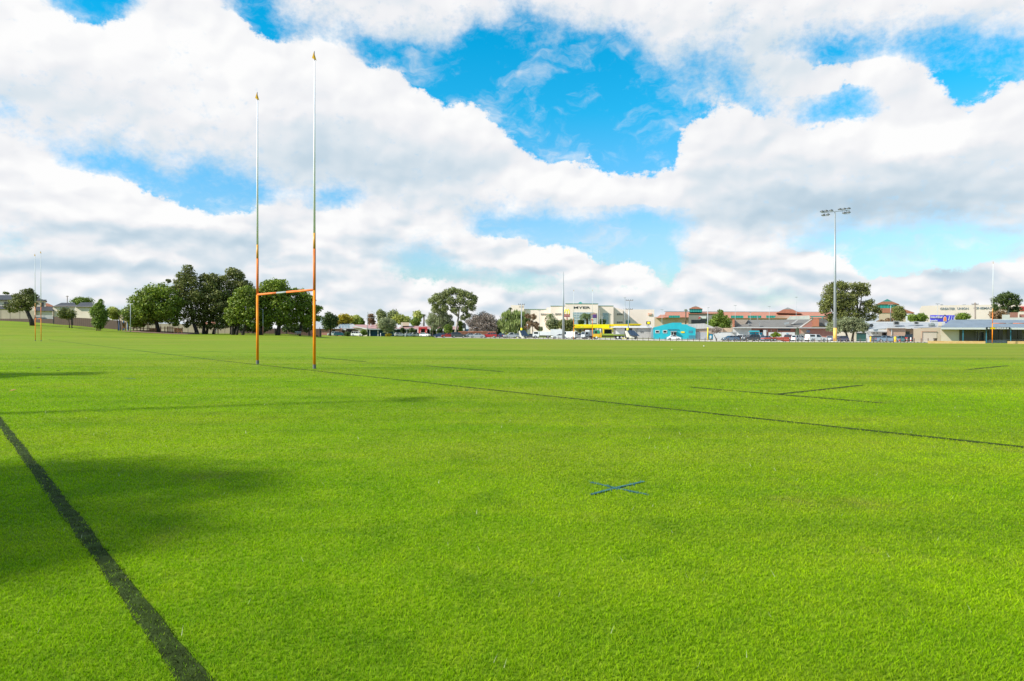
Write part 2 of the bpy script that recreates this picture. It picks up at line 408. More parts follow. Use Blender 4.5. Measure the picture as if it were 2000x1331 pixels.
# crisp heads where the gap lies above, wispy where cloud bases thin out
soft = M('ADD', M('MULTIPLY', smooth(fwide, 0.62, 0.34), 0.50), M('ADD', 0.03, M('MULTIPLY', noise(ang, 5, 2), 0.22)))
calpha = smooth(edge, M('SUBTRACT', 0.60, M('MULTIPLY', soft, 0.75)), M('ADD', 0.66, soft))
veil = M('MULTIPLY', smooth(noise(VM('MULTIPLY', VM('ADD', ang, VM('SCALE', w1, scale=0.09)), (1.0, 1.6, 1.0)), 11, 7, 0.62), 0.47, 0.80), 0.72)
calpha = M('MAXIMUM', calpha, veil)
# relief: billows lit from the upper left
offv = VM('ADD', ang, (-0.007, 0.010, 0.0))
rel = M('SUBTRACT', noise(ang, 11, 3, 0.45), noise(offv, 11, 3, 0.45))
off2 = VM('ADD', ang, (-0.002, 0.003, 0.0))
rel2 = M('SUBTRACT', noise(ang, 60, 5, 0.6), noise(off2, 60, 5, 0.6))
patch = M('SUBTRACT', noise(ang, 7, 3, 0.4), 0.5)
def puff(vec, scale, detail):
    n = N('ShaderNodeTexVoronoi', feature='SMOOTH_F1', voronoi_dimensions='2D'); n.inputs['Scale'].default_value = scale
    n.inputs['Detail'].default_value = detail; n.inputs['Roughness'].default_value = 0.45; n.inputs['Smoothness'].default_value = 0.55
    L(vec, n.inputs['Vector']); return n.outputs['Distance']
wv = VM('ADD', ang, VM('ADD', VM('SCALE', w1, scale=0.05), VM('SCALE', w2, scale=0.009)))
wvl = VM('ADD', wv, (-0.006, 0.010, 0.0))
pf = M('SUBTRACT', puff(wvl, 15, 1.0), puff(wv, 15, 1.0))
tn = M('ADD', ftone, M('ADD', M('MULTIPLY', rel, 0.34), M('MULTIPLY', pf, 0.26)))
tn = M('ADD', tn, M('MULTIPLY', patch, 0.20))
# towards the horizon the deck breaks into rows of small cumulus: bright heads over flat grey bases
low = smooth(el, 0.30, 0.05)
st = VM('MULTIPLY', VM('ADD', ang, VM('SCALE', w1, scale=0.03)), (1.0, 1.8, 1.0)); st2 = VM('ADD', st, (-0.008, 0.030, 0.0))
cum = M('SUBTRACT', noise(st, 12, 3, 0.5), noise(st2, 12, 3, 0.5))
pf2 = M('SUBTRACT', puff(st2, 17, 1.0), puff(st, 17, 1.0))
tn = M('ADD', tn, M('MULTIPLY', M('ADD', M('MULTIPLY', cum, 0.62), M('MULTIPLY', pf2, 0.26)), low))
ramp = N('ShaderNodeValToRGB'); cr = ramp.color_ramp; L(M('SUBTRACT', M('MULTIPLY', tn, 0.97), 0.01), ramp.inputs[0])
cr.elements[0].position = 0.30; cr.elements[0].color = (0.43, 0.58, 0.70, 1)
cr.elements[1].position = 0.96; cr.elements[1].color = (1.0, 1.0, 1.0, 1)
e = cr.elements.new(0.56); e.color = (0.585, 0.705, 0.80, 1)
e = cr.elements.new(0.72); e.color = (0.745, 0.815, 0.875, 1)
e = cr.elements.new(0.82); e.color = (0.88, 0.89, 0.92, 1)

sky = N('ShaderNodeTexSky', sky_type='NISHITA'); sky.sun_disc = False
sky.sun_elevation = SUN_EL; sky.sun_rotation = math.atan2(-SUN_TRAVEL.x, -SUN_TRAVEL.y)
sky.air_density = 1.3; sky.dust_density = 0.6; sky.ozone_density = 2.5
SKY_STRENGTH, CLOUD_RAD = 0.104, 0.512
tint = N('ShaderNodeValToRGB'); tr_ = tint.color_ramp; L(M('DIVIDE', el, 0.5, clamp=True), tint.inputs[0])
tr_.elements[0].position = 0.0; tr_.elements[0].color = (0.56, 0.70, 0.80, 1)
tr_.elements[1].position = 0.80; tr_.elements[1].color = (0.012, 0.80, 1.0, 1)
for p_, c_ in ((0.16, (0.52, 0.71, 0.86)), (0.27, (0.53, 0.75, 0.93)), (0.41, (0.33, 0.75, 0.97)), (0.62, (0.06, 0.80, 1.0))):
    e_ = tr_.elements.new(p_); e_.color = (*c_, 1)
hs = N('ShaderNodeMix', data_type='RGBA', blend_type='MULTIPLY'); hs.inputs['Factor'].default_value = 1
L(sky.outputs[0], hs.inputs['A'])
L(tint.outputs[0], hs.inputs['B'])
bg1 = N('ShaderNodeBackground'); L(hs.outputs['Result'], bg1.inputs[0]); bg1.inputs[1].default_value = SKY_STRENGTH
bg2 = N('ShaderNodeBackground'); L(ramp.outputs[0], bg2.inputs[0]); bg2.inputs[1].default_value = CLOUD_RAD
ms = N('ShaderNodeMixShader'); L(calpha, ms.inputs[0]); L(bg1.outputs[0], ms.inputs[1]); L(bg2.outputs[0], ms.inputs[2])
wo = N('ShaderNodeOutputWorld'); L(ms.outputs[0], wo.inputs[0])
# ---------------------------------------------------------------- ground and turf
def turf_nodes(m, blade, base=(0.203, 0.355, 0.004), dry=(0.31, 0.31, 0.035), deep=(0.142, 0.290, 0.003)):
    nt = m.node_tree; b = nt.nodes['Principled BSDF']; ln = nt.links.new
    g = nt.nodes.new('ShaderNodeNewGeometry')
    def nz(scale, detail, rough=0.6, sxyz=None):
        n = nt.nodes.new('ShaderNodeTexNoise'); n.inputs['Scale'].default_value = scale; n.inputs['Detail'].default_value = detail; n.inputs['Roughness'].default_value = rough
        if sxyz:
            mp = nt.nodes.new('ShaderNodeMapping'); mp.inputs['Rotation'].default_value = (0, 0, rad(sxyz[3])); mp.inputs['Scale'].default_value = sxyz[:3]
            ln(g.outputs['Position'], mp.inputs[0]); ln(mp.outputs[0], n.inputs['Vector'])
        else: ln(g.outputs['Position'], n.inputs['Vector'])
        return n.outputs['Fac']
    def mrange(x, a, bb, c=0, d=1):
        n = nt.nodes.new('ShaderNodeMapRange'); ln(x, n.inputs['Value']); n.inputs['From Min'].default_value = a; n.inputs['From Max'].default_value = bb
        n.inputs['To Min'].default_value = c; n.inputs['To Max'].default_value = d; return n.outputs['Result']
    def mix(a, bb, f, mode='MIX'):
        n = nt.nodes.new('ShaderNodeMix'); n.data_type = 'RGBA'; n.blend_type = mode
        for s_, x in (('A', a), ('B', bb)):
            if isinstance(x, tuple): n.inputs[s_].default_value = (*x, 1)
            else: ln(x, n.inputs[s_])
        if isinstance(f, float): n.inputs['Factor'].default_value = f
        else: ln(f, n.inputs['Factor'])
        return n.outputs['Result']
    c = mix(base, deep, mrange(nz(0.9, 5), 0.42, 0.68))
    c = mix(c, (0.25, 0.40, 0.006), mrange(nz(0.28, 4), 0.45, 0.7))
    c = mix(c, (0.32, 0.43, 0.014), mrange(nz(2.3, 6, 0.68), 0.50, 0.72, 0, 0.5))
    c = mix(c, (0.085, 0.19, 0.006), mrange(nz(1.5, 5, 0.65), 0.48, 0.30, 0, 0.6))
    # worn / dry patches, more of them across the middle and the right of the oval
    sp = nt.nodes.new('ShaderNodeSeparateXYZ'); ln(g.outputs['Position'], sp.inputs[0])
    drx = mrange(sp.outputs[0], -25, 45, 0.0, 0.55); dry_y = mrange(sp.outputs[1], 14, 95, -0.05, 0.55)
    ad = nt.nodes.new('ShaderNodeMath'); ad.operation = 'ADD'; ln(drx, ad.inputs[0]); ln(dry_y, ad.inputs[1])
    n1 = nz(0.11, 6, 0.6); n2 = nz(1.0, 4, 0.6, (0.05, 0.9, 1, 40))
    s1 = nt.nodes.new('ShaderNodeMath'); s1.operation = 'ADD'; ln(mrange(n1, 0.35, 0.7, -0.3, 0.5), s1.inputs[0]); ln(mrange(n2, 0.3, 0.7, -0.22, 0.22), s1.inputs[1])
    s2 = nt.nodes.new('ShaderNodeMath'); s2.operation = 'ADD'; s2.use_clamp = True; ln(s1.outputs[0], s2.inputs[0]); ln(ad.outputs[0], s2.inputs[1])
    s3 = nt.nodes.new('ShaderNodeMath'); s3.operation = 'MULTIPLY'; s3.inputs[1].default_value = 0.75; ln(s2.outputs[0], s3.inputs[0])
    c = mix(c, dry, s3.outputs[0])
    c = mix(c, (0.30, 0.26, 0.07), mrange(nz(0.55, 6, 0.72), 0.57, 0.72, 0, 0.55))
    # mowing streaks, only readable far out
    stk = nz(1.0, 5, 0.65, (0.012, 0.22, 1, 4))
    c = mix(c, (0.085, 0.19, 0.008), mrange(stk, 0.52, 0.34, 0, 0.55)); c = mix(c, (0.30, 0.335, 0.045), mrange(stk, 0.52, 0.68, 0, 0.5))
    if not blade:
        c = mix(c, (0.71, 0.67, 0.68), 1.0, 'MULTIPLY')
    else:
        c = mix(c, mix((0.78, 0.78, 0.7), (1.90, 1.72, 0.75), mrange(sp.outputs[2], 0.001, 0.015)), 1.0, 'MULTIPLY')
    if blade:
        r = g.outputs['Random Per Island']
        c = mix(c, (0.34, 0.39, 0.03), mrange(r, 0.80, 1.0, 0, 0.75))
        c = mix(c, (0.065, 0.15, 0.003), mrange(r, 0.35, 0.0, 0, 0.5))
        tr = nt.nodes.new('ShaderNodeBsdfTranslucent'); ln(mix(c, (1.0, 1.15, 0.5), 1.0, 'MULTIPLY'), tr.inputs[0])
        ms = nt.nodes.new('ShaderNodeMixShader'); ms.inputs[0].default_value = 0.44
        ln(c, b.inputs['Base Color']); ln(b.outputs[0], ms.inputs[1]); ln(tr.outputs[0], ms.inputs[2])
        ln(ms.outputs[0], nt.nodes['Material Output'].inputs[0])
        b.inputs['Roughness'].default_value = 0.55; b.inputs['Specular IOR Level'].default_value = 0.05
    else:
        f = nz(26, 5, 0.7); f2 = nz(6, 4, 0.65)
        c = mix(c, (0.055, 0.125, 0.003), mrange(f, 0.52, 0.28, 0, 0.55))
        c = mix(c, (0.27, 0.37, 0.03), mrange(f, 0.5, 0.72, 0, 0.5))
        c = mix(c, (0.09, 0.19, 0.004), mrange(f2, 0.5, 0.3, 0, 0.35))
        ln(c, b.inputs['Base Color']); b.inputs['Roughness'].default_value = 0.9; b.inputs['Specular IOR Level'].default_value = 0.1
        bp = nt.nodes.new('ShaderNodeBump'); bp.inputs['Strength'].default_value = 0.6; bp.inputs['Distance'].default_value = 0.03
        ln(f, bp.inputs['Height']); ln(bp.outputs[0], b.inputs['Normal'])
    return m

def plain(name):
    m = bpy.data.materials.new(name); m.use_nodes = True; return m
M_TURF = turf_nodes(plain('turf'), False)
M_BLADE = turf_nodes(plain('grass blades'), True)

def axis(ranges):
    out = []
    for a, b, st in ranges: out += list(np.arange(a, b, st))
    return np.array(out + [ranges[-1][1]])
gx = axis([(-3500, -500, 500), (-500, -200, 20), (-200, 200, 4), (200, 500, 20), (500, 3500, 500)])
gy = axis([(-400, -20, 95), (-20, 96, 8), (96, 216, 2), (216, 400, 20), (400, 4000, 450)])
GX, GY = np.meshgrid(gx, gy); GZ = ground_np(GX, GY)
nx, ny = len(gx), len(gy)
me = bpy.data.meshes.new('ground')
vs = np.stack([GX, GY, GZ], -1).reshape(-1, 3)
fs = [(j * nx + i, j * nx + i + 1, (j + 1) * nx + i + 1, (j + 1) * nx + i) for j in range(ny - 1) for i in range(nx - 1)]
me.from_pydata(vs.tolist(), [], fs); me.materials.append(M_TURF)
me.polygons.foreach_set('use_smooth', [True] * len(me.polygons))
ground = bpy.data.objects.new('ground', me); COL.objects.link(ground)
tag(ground, 'wide mown green playing field rising to a bank on the left', None, None, 'structure')

def gmesh_z(x, y):
    """height of the ground mesh (bilinear between its vertices)"""
    i = np.clip(np.searchsorted(gx, x) - 1, 0, nx - 2); j = np.clip(np.searchsorted(gy, y) - 1, 0, ny - 2)
    tx = (x - gx[i]) / (gx[i+1] - gx[i]); ty = (y - gy[j]) / (gy[j+1] - gy[j])
    a, b, c, d = GZ[j, i], GZ[j, i+1], GZ[j+1, i+1], GZ[j+1, i]
    return max((a*(1-tx)*(1-ty) + b*tx*(1-ty) + c*tx*ty + d*(1-tx)*ty), min(a, b, c, d))

# field lines: ((px start), (px end), width m, label)
M_LINE = mat('dark line turf', (0.028, 0.045, 0.008), 0.9, 0, 0.5, 9, bump=0.4, spec=0.1)
M_LINE_FAR = mat('faded line turf', (0.04, 0.085, 0.016), 0.9, 0, 0.45, 3, spec=0.1)
LINES = [((-40, 772), (423, 1385), .100, 'near', 'broad dark line burnt into the turf at the bottom left corner', 0),
         ((440, 706), (2080, 883), .12, 'near', 'long dark try line running through both near goal posts', 0),
         ((95, 663), (440, 706), .15, 'far', 'faint far stretch of the try line left of the near goal posts', 0),
         ((1348, 757), (1722, 788), .16, 'near', 'short dark line across the mid right of the field', 0),
         ((1522, 770.5), (1686, 753), .16, 'near', 'dark dash meeting the short line on the mid right of the field', 0),
         ((1890, 722.5), (1966, 715), .20, 'near', 'small dark dash near the right edge of the field', 0),
         ((622, 699), (714, 707), .20, 'near', 'short dark dash just right of the near goal posts', 0),
         ((714, 709), (830, 715.5), .07, 'far', 'faint thin line joining two dashes right of the near goal posts', 0),
         ((830, 715), (981, 726.5), .20, 'near', 'dark dash in the middle of the field right of the goal posts', 0),
         ((870, 681), (2060, 719), .14, 'far', 'long thin faded line across the far half of the field', 0),
         ((370, 685), (450, 689), .10, 'far', 'faint short dash left of the near goal posts', 0)]
line_segs = []
for (a, b, w, kind, lab, _) in LINES:
    pa, pb = hit(*a), hit(*b); t = (pb - pa); t.z = 0; ln_ = t.length; t.normalize(); nn = Vector((-t.y, t.x, 0))
    line_segs.append((pa, pb, w, kind))
    mb = MB(); n = max(2, int(ln_ / 0.35)); rnd = random.Random(7)
    prev = None
    for i in range(n + 1):
        p = pa + t * (ln_ * i / n)
        wa, wb = w * (0.5 + rnd.uniform(-.12, .14)), w * (0.5 + rnd.uniform(-.12, .14))
        l, r = p + nn * wa, p - nn * wb
        l.z = gmesh_z(l.x, l.y) + .006; r.z = gmesh_z(r.x, r.y) + .006
        mb.v += [tuple(l), tuple(r)]
        if i: q = len(mb.v); mb.f.append((q - 4, q - 3, q - 1, q - 2))
    o = mb.build('field_line', M_LINE if kind == 'near' else M_LINE_FAR)
    tag(o, lab, 'field line', 'dark line markings on the turf', 'structure')

# spray painted cross
M_BLUE = mat('blue spray paint on turf', (0.016, 0.085, 0.15), 0.85, 0, 0.35, 30, col2=(0.07, 0.19, 0.15), spec=0.1)
XS = [[(1153, 943), (1205, 955), (1262, 967)], [(1258, 942), (1218, 951), (1195, 957), (1154, 968)]]
xsegs = []
mb = MB()
for si, pl in enumerate(XS):
    pts = [hit(*q) for q in pl]
    for i in range(len(pts) - 1):
        xsegs.append((pts[i], pts[i+1], .062, 'x'))
    for i in range(len(pts) - 1):
        t = (pts[i+1] - pts[i]).normalized(); nn = Vector((-t.y, t.x, 0)) * .017
        q = [pts[i] + nn, pts[i] - nn, pts[i+1] - nn, pts[i+1] + nn]
        for k in q: k.z = .006 + si * .003 + i * .0007
        mb.poly(q)
xo = mb.build('painted_cross', M_BLUE)
tag(xo, 'blue cross sprayed on the grass in the foreground', 'paint mark', None, 'thing')
mb = MB(); pa, pb = hit(242, 740), hit(265, 741.5)
t = (pb - pa).normalized(); nn = Vector((-t.y, t.x, 0)) * .03
mb.poly([pa + nn + Vector((0, 0, .02)), pa - nn + Vector((0, 0, .02)), pb - nn + Vector((0, 0, .02)), pb + nn + Vector((0, 0, .02))])
tag(mb.build('painted_dash', M_BLUE), 'small blue paint dash on the grass left of the near goal posts', 'paint mark', None, 'thing')

# grass blades -------------------------------------------------
rng = np.random.default_rng(11)
NB = 900000
dmin, dmax = 1.9, 46.0
# uniform in log depth, lateral within frustum plus margin
d = dmin * (dmax / dmin) ** rng.random(NB)
keepf = rng.random(NB) < np.clip((dmax - d) / (dmax * 0.6), 0, 1)
d = d[keepf]; nb = len(d)
x = (rng.random(nb) * 2 - 1) * (d * 0.86 + 0.6)
y = d
def seg_dist(x, y, a, b):
    ax, ay, bx, by = a.x, a.y, b.x, b.y; dx, dy = bx - ax, by - ay; L2 = dx * dx + dy * dy
    t = np.clip(((x - ax) * dx + (y - ay) * dy) / L2, 0, 1)
    return np.hypot(x - ax - t * dx, y - ay - t * dy)
in_line = np.zeros(nb, bool); in_x = np.zeros(nb, bool)
jit = rng.normal(0, .008, nb) + .010 * np.sin(x * 9.1 + y * 7.3) * np.sin(x * 23 - y * 17)
for (a, b, w, k) in line_segs:
    if k == 'near': in_line |= seg_dist(x, y, a, b) + jit < w * 0.5
in_line &= rng.random(nb) < 0.93
for (a, b, w, k) in xsegs:
    in_x |= (seg_dist(x, y, a, b) + jit * 1.6 < w * 0.5) & (rng.random(nb) < .60)
hgt = (0.011 + 0.011 * rng.random(nb)) * (1 + 0.25 * (rng.random(nb) < .03))
hgt *= np.where(in_line, 0.85, 1)
wid = 0.0021 * np.maximum(1, d / 2.6) ** 0.85 * (0.7 + 0.6 * rng.random(nb))
th = rng.random(nb) * 2 * np.pi; lean = (0.35 + 0.9 * rng.random(nb)) * hgt
ph = rng.random(nb) * 2 * np.pi
cx, sy_ = np.cos(th) * wid, np.sin(th) * wid
lx, ly = np.cos(ph) * lean, np.sin(ph) * lean
zero = np.zeros(nb)
A = np.stack([x - cx, y - sy_, zero - .002], -1); B = np.stack([x + cx, y + sy_, zero - .002], -1)
C = np.stack([x + lx, y + ly, hgt], -1)
tri = np.stack([A, B, C], 1)
def blades(mask, name, m):
    me = mesh_np(name, tri[mask], 3, m); o = bpy.data.objects.new(name, me); COL.objects.link(o); return o
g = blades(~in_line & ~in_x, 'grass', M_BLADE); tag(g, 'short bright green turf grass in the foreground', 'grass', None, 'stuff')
M_LB = mat('dark burnt grass blades', (0.036, 0.055, 0.006), 0.7, 0, 0.5, 14, spec=0.05)
g = blades(in_line, 'burnt_grass', M_LB); tag(g, 'dark dead grass standing along the field lines', 'grass', None, 'stuff')
g = blades(in_x & ~in_line, 'sprayed_grass', M_BLUE); tag(g, 'blue sprayed grass tips of the painted cross', 'grass', None, 'stuff')
# a few longer pale stalks and tiny daisies
ns = 120
d2 = 2.5 * (14 / 2.5) ** rng.random(ns); x2 = (rng.random(ns) * 2 - 1) * d2 * .8; p2 = rng.random(ns) * 6.28; h2 = .02 + .025 * rng.random(ns)
w2_ = .0012 * np.maximum(1, d2 / 3)
T = np.stack([np.stack([x2 - w2_, d2, 0 * d2], -1), np.stack([x2 + w2_, d2, 0 * d2], -1), np.stack([x2 + np.cos(p2) * h2 * .6, d2 + np.sin(p2) * h2 * .6, h2], -1)], 1)
me = mesh_np('dry_stalks', T, 3, mat('pale dry stalks', (0.5, 0.5, 0.3), 0.7, 0, .2, 5)); o = bpy.data.objects.new('dry_stalks', me); COL.objects.link(o)
tag(o, 'scattered pale dry grass stalks in the turf', 'grass', None, 'stuff')

# gravel path beyond the field edge
F_U = [840, 870, 1000, 1200, 1400, 1600, 1700, 1835]
F_Y = [212, 205, 190, 165, 140, 122, 117, 112]
def edge_y(u): return float(np.interp(u, F_U, F_Y))
mb = MB(); us = np.linspace(850, 1835, 120); rows = [0, 3, 8, 16, 30, 50, 80]
for u in us:
    for r_ in rows:
        yy = edge_y(u) + r_ * (1 if r_ < 80 else (250 - edge_y(u)) / 80)
        xx = (u - CU) / F_PX * yy
        mb.v.append((xx, yy, gmesh_z(xx, yy) + .05))
nr = len(rows)
for i in range(len(us) - 1):
    for j in range(nr - 1): mb.f.append((i * nr + j, (i + 1) * nr + j, (i + 1) * nr + j + 1, i * nr + j + 1))
o = mb.build('path', mat('pale gravel', (0.40, 0.365, 0.31), 0.95, 0, 0.15, 0.5, bump=0.2, spec=.1))
tag(o, 'pale gravel parking strip behind the bollards', None, None, 'structure')
# ---------------------------------------------------------------- goal posts
def painted_post_mat(name, orange, zsplit, upper, soft=0.25):
    if name in MATS: return MATS[name]
    m = mat(name, orange, 0.42, 0, 0.10, 3.0, spec=.5); nt = m.node_tree; b = nt.nodes['Principled BSDF']; ln = nt.links.new
    return m
M_OR = mat('orange gloss paint', (0.80, 0.20, 0.004), 0.6, 0, 0.12, 2.5, spec=.25, col2=(0.92, 0.28, 0.006))
M_OR2 = mat('faded orange paint', (0.72, 0.18, 0.04), 0.6, 0, 0.2, 2.5, spec=.25)
M_YL = mat('amber paint', (0.68, 0.30, 0.04), 0.45, 0, 0.12, 2.5, spec=.5)
M_AL = mat('brushed aluminium', (0.80, 0.76, 0.82), 0.5, 0.0, 0.08, 2, spec=.4)
M_FLAG = mat('yellow flag cloth', (0.80, 0.42, 0.02), 0.8, 0, 0.2, 4)
M_DK = mat('dark rubber', (0.02, 0.02, 0.022), 0.6, 0, 0.2, 4)

def goal(px, bar_z, label, s=1.0, hts=(11.75, 12.0), thick=1.0, white=None, second=None):
    """px: ground pixels of both uprights (or world points)"""
    a, b = px
    ms_ = ((a + b) / 2)
    root = empty('goal_posts', (ms_.x, ms_.y, min(a.z, b.z)), label, 'goal posts', 'orange and white goal posts on the field')
    up = white or M_AL
    for p, h in ((a, hts[0]), (b, hts[1])):
        r = .054 * thick
        up_o = MB().tube([p + Vector((0, 0, -.1)), p + Vector((0, 0, .0))], r, 12).tube([p, p + Vector((0, 0, bar_z - .02))], r, 14)
        o = up_o.build('post', M_OR, root, smooth=True)
        MB().tube([p + Vector((0, 0, -.05)), p + Vector((0, 0, .16))], r * 1.16, 14).build('socket', mat('galvanised sleeve', (0.13, 0.13, 0.12), .6, .2), root)
        MB().tube([p + Vector((0, 0, bar_z - .02)), p + Vector((0, 0, bar_z + 1.55))], r * .96, 14).build('upper_post', M_OR2, root, smooth=True)
        MB().tube([p + Vector((0, 0, bar_z + 1.55)), p + Vector((0, 0, bar_z + 2.15))], [r * .9, r * .85], 14).build('tapered_joint', M_YL, root, smooth=True)
        MB().tube([p + Vector((0, 0, bar_z + 2.15)), p + Vector((0, 0, h - .35))], [r * .82, r * .52], 14).build('pole', up, root, smooth=True)
        q = p + Vector((0, 0, h))
        MB().tube([q + Vector((0, 0, -.36)), q + Vector((0, 0, .02))], .012 * thick, 6).build('flag_stick', M_DK, root)
        f = MB(); f.poly([q + Vector((-.02, 0, .0)), q + Vector((-.085, -.03, -.25)), q + Vector((.01, -.02, -.30))])
        f.poly([q + Vector((-.02, .005, .0)), q + Vector((.01, -.015, -.30)), q + Vector((.07, .04, -.33))])
        f.build('flag', M_FLAG, root)
    A, B = a + Vector((0, 0, bar_z)), b + Vector((0, 0, bar_z)); A.z = B.z = max(A.z, B.z)
    t = B - A
    MB().tube([A, A + t * .37], .045 * thick, 12).tube([A + t * .55, B], .045 * thick, 12).build('crossbar', M_OR2, root, smooth=True)
    MB().tube([A + t * .37, A + t * .55], .041 * thick, 12).build('crossbar_sleeve', mat('worn grey sleeve', (0.26, 0.28, 0.29), .55), root, smooth=True)
    return root

L0, R0 = hit(503, 711.5), hit(614, 720.5)
goal((L0, R0), 3.0, 'near goal posts, tall orange H with bare metal tops and small yellow flags', hts=((711.5 - 183) / S(L0.y) , (720.5 - 104) / S(R0.y)))
M_WH = mat('white gloss paint', (0.55, 0.56, 0.55), 0.4, 0, 0.05, 2)
a, b = P(69, 667.3, 94), P(80.3, 668, 92.5)
for q in (a, b): q.z = G(q.x, q.y)
goal((a, b), 3.05, 'far left goal posts, orange below and white above, in front of the bank', hts=(12.0, 12.2), thick=.8, white=M_WH)
a, b = P(1120.3, 664, 158), P(1157, 664, 158)
for q in (a, b): q.z = G(q.x, q.y)
goal((a, b), 3.0, 'distant white goal posts standing before the yellow service station canopy', hts=(11.6, 11.6), thick=1.1, white=M_WH)
a = P(1938, 672, 99.5); b = P(2010, 672, 99.5)
for q in (a, b): q.z = G(q.x, q.y)
goal((a, b), 3.0, 'right goal posts, orange below and white above, before the clubhouse verandah', hts=(12.0, 12.0), thick=.95, white=M_WH)
# ---------------------------------------------------------------- trees
def leaf_mat(name, a, b, dark=None):
    if name in MATS: return MATS[name]
    m = plain(name); nt = m.node_tree; bs = nt.nodes['Principled BSDF']; ln = nt.links.new
    g = nt.nodes.new('ShaderNodeNewGeometry')
    mx = nt.nodes.new('ShaderNodeMix'); mx.data_type = 'RGBA'; ln(g.outputs['Random Per Island'], mx.inputs['Factor'])
    mx.inputs['A'].default_value = (*a, 1); mx.inputs['B'].default_value = (*b, 1)
    n = nt.nodes.new('ShaderNodeTexNoise'); n.inputs['Scale'].default_value = 0.35; n.inputs['Detail'].default_value = 3
    ln(g.outputs['Position'], n.inputs['Vector'])
    mr = nt.nodes.new('ShaderNodeMapRange'); ln(n.outputs['Fac'], mr.inputs['Value']); mr.inputs['From Min'].default_value = .35; mr.inputs['From Max'].default_value = .65
    mr.inputs['To Min'].default_value = 1.05; mr.inputs['To Max'].default_value = 1.75
    vm = nt.nodes.new('ShaderNodeVectorMath'); vm.operation = 'SCALE'; ln(mx.outputs['Result'], vm.inputs[0]); ln(mr.outputs['Result'], vm.inputs['Scale'])
    ln(vm.outputs[0], bs.inputs['Base Color']); bs.inputs['Roughness'].default_value = .5; bs.inputs['Specular IOR Level'].default_value = .25
    tr = nt.nodes.new('ShaderNodeBsdfTranslucent'); ln(vm.outputs[0], tr.inputs[0])
    ms = nt.nodes.new('ShaderNodeMixShader'); ms.inputs[0].default_value = .25
    ln(bs.outputs[0], ms.inputs[1]); ln(tr.outputs[0], ms.inputs[2]); ln(ms.outputs[0], nt.nodes['Material Output'].inputs[0])
    MATS[name] = m; return m

LF = dict(
 fig=leaf_mat('fig leaves', (0.058, 0.095, 0.012), (0.175, 0.215, 0.022)),
 gum=leaf_mat('gum leaves', (0.06, 0.075, 0.02), (0.165, 0.17, 0.045)),
 gumgrey=leaf_mat('grey green gum leaves', (0.08, 0.10, 0.032), (0.225, 0.24, 0.088)),
 dark=leaf_mat('dark evergreen leaves', (0.028, 0.05, 0.014), (0.075, 0.10, 0.025)),
 mid=leaf_mat('mid green leaves', (0.065, 0.11, 0.015), (0.16, 0.21, 0.03)),
 yellow=leaf_mat('yellow green leaves', (0.16, 0.19, 0.035), (0.36, 0.36, 0.08)),
 autumn=leaf_mat('autumn gold leaves', (0.20, 0.16, 0.01), (0.42, 0.32, 0.02)),
 willow=leaf_mat('pale hanging leaves', (0.09, 0.13, 0.03), (0.23, 0.27, 0.085)),
 bare=leaf_mat('dry twigs', (0.14, 0.11, 0.09), (0.31, 0.26, 0.225)),
 rust=leaf_mat('rusty red leaves', (0.09, 0.06, 0.03), (0.21, 0.13, 0.07)),
 olive=leaf_mat('olive leaves', (0.10, 0.12, 0.055), (0.24, 0.25, 0.13)),
 palm=leaf_mat('palm fronds', (0.04, 0.07, 0.025), (0.12, 0.15, 0.05)),
)
BARK = mat('dark bark', (0.045, 0.035, 0.028), .9, 0, .35, 2, bump=.5)
BARK_P = mat('pale gum bark', (0.30, 0.255, 0.21), .8, 0, .3, 1.2, bump=.3)
BARK_M = mat('brown bark', (0.11, 0.08, 0.06), .9, 0, .3, 2, bump=.5)

def leaves(rg, blobs, ls, dens, hang=0.0, flat=1.0):
    """leaf clumps spread through each blob's outer shell; blobs (x, y, z, r)"""
    out = []
    for (bx, by, bz, r) in blobs:
        n = int(max(30, dens * 21 * r * r / (ls * ls)))
        dv = rg.normal(size=(n, 3)); dv /= np.linalg.norm(dv, axis=1)[:, None]
        rr = r * (0.40 + 0.70 * rg.random(n) ** 0.55)[:, None]
        # lumpy outline
        lump = 1 + 0.16 * np.sin(dv[:, 0:1] * 7 + bx) * np.cos(dv[:, 2:3] * 6 + by) + 0.10 * np.sin(dv[:, 1:2] * 13 + bz)
        c = dv * rr * lump; c[:, 2] *= 0.86 * flat; c += (bx, by, bz)
        nrm = dv * 0.9 + rg.normal(size=(n, 3)) * 0.75; nrm[:, 2] += 0.25; nrm /= np.linalg.norm(nrm, axis=1)[:, None]
        a = np.cross(nrm, rg.normal(size=(n, 3))); a /= np.linalg.norm(a, axis=1)[:, None]; b = np.cross(nrm, a)
        if hang:
            a = np.tile(np.array([0, 0, -1.0]), (n, 1)) + rg.normal(size=(n, 3)) * .25; a /= np.linalg.norm(a, axis=1)[:, None]
            b = np.cross(nrm, a); b /= np.linalg.norm(b, axis=1)[:, None] + 1e-6
        s = ls * (0.45 + 0.75 * rg.random(n))[:, None]
        la, lb = s * (0.62 + hang), s * (0.38 if not hang else 0.22)
        out.append(np.stack([c - a * la, c + b * lb, c + a * la, c - b * lb], 1))
    return np.concatenate(out)

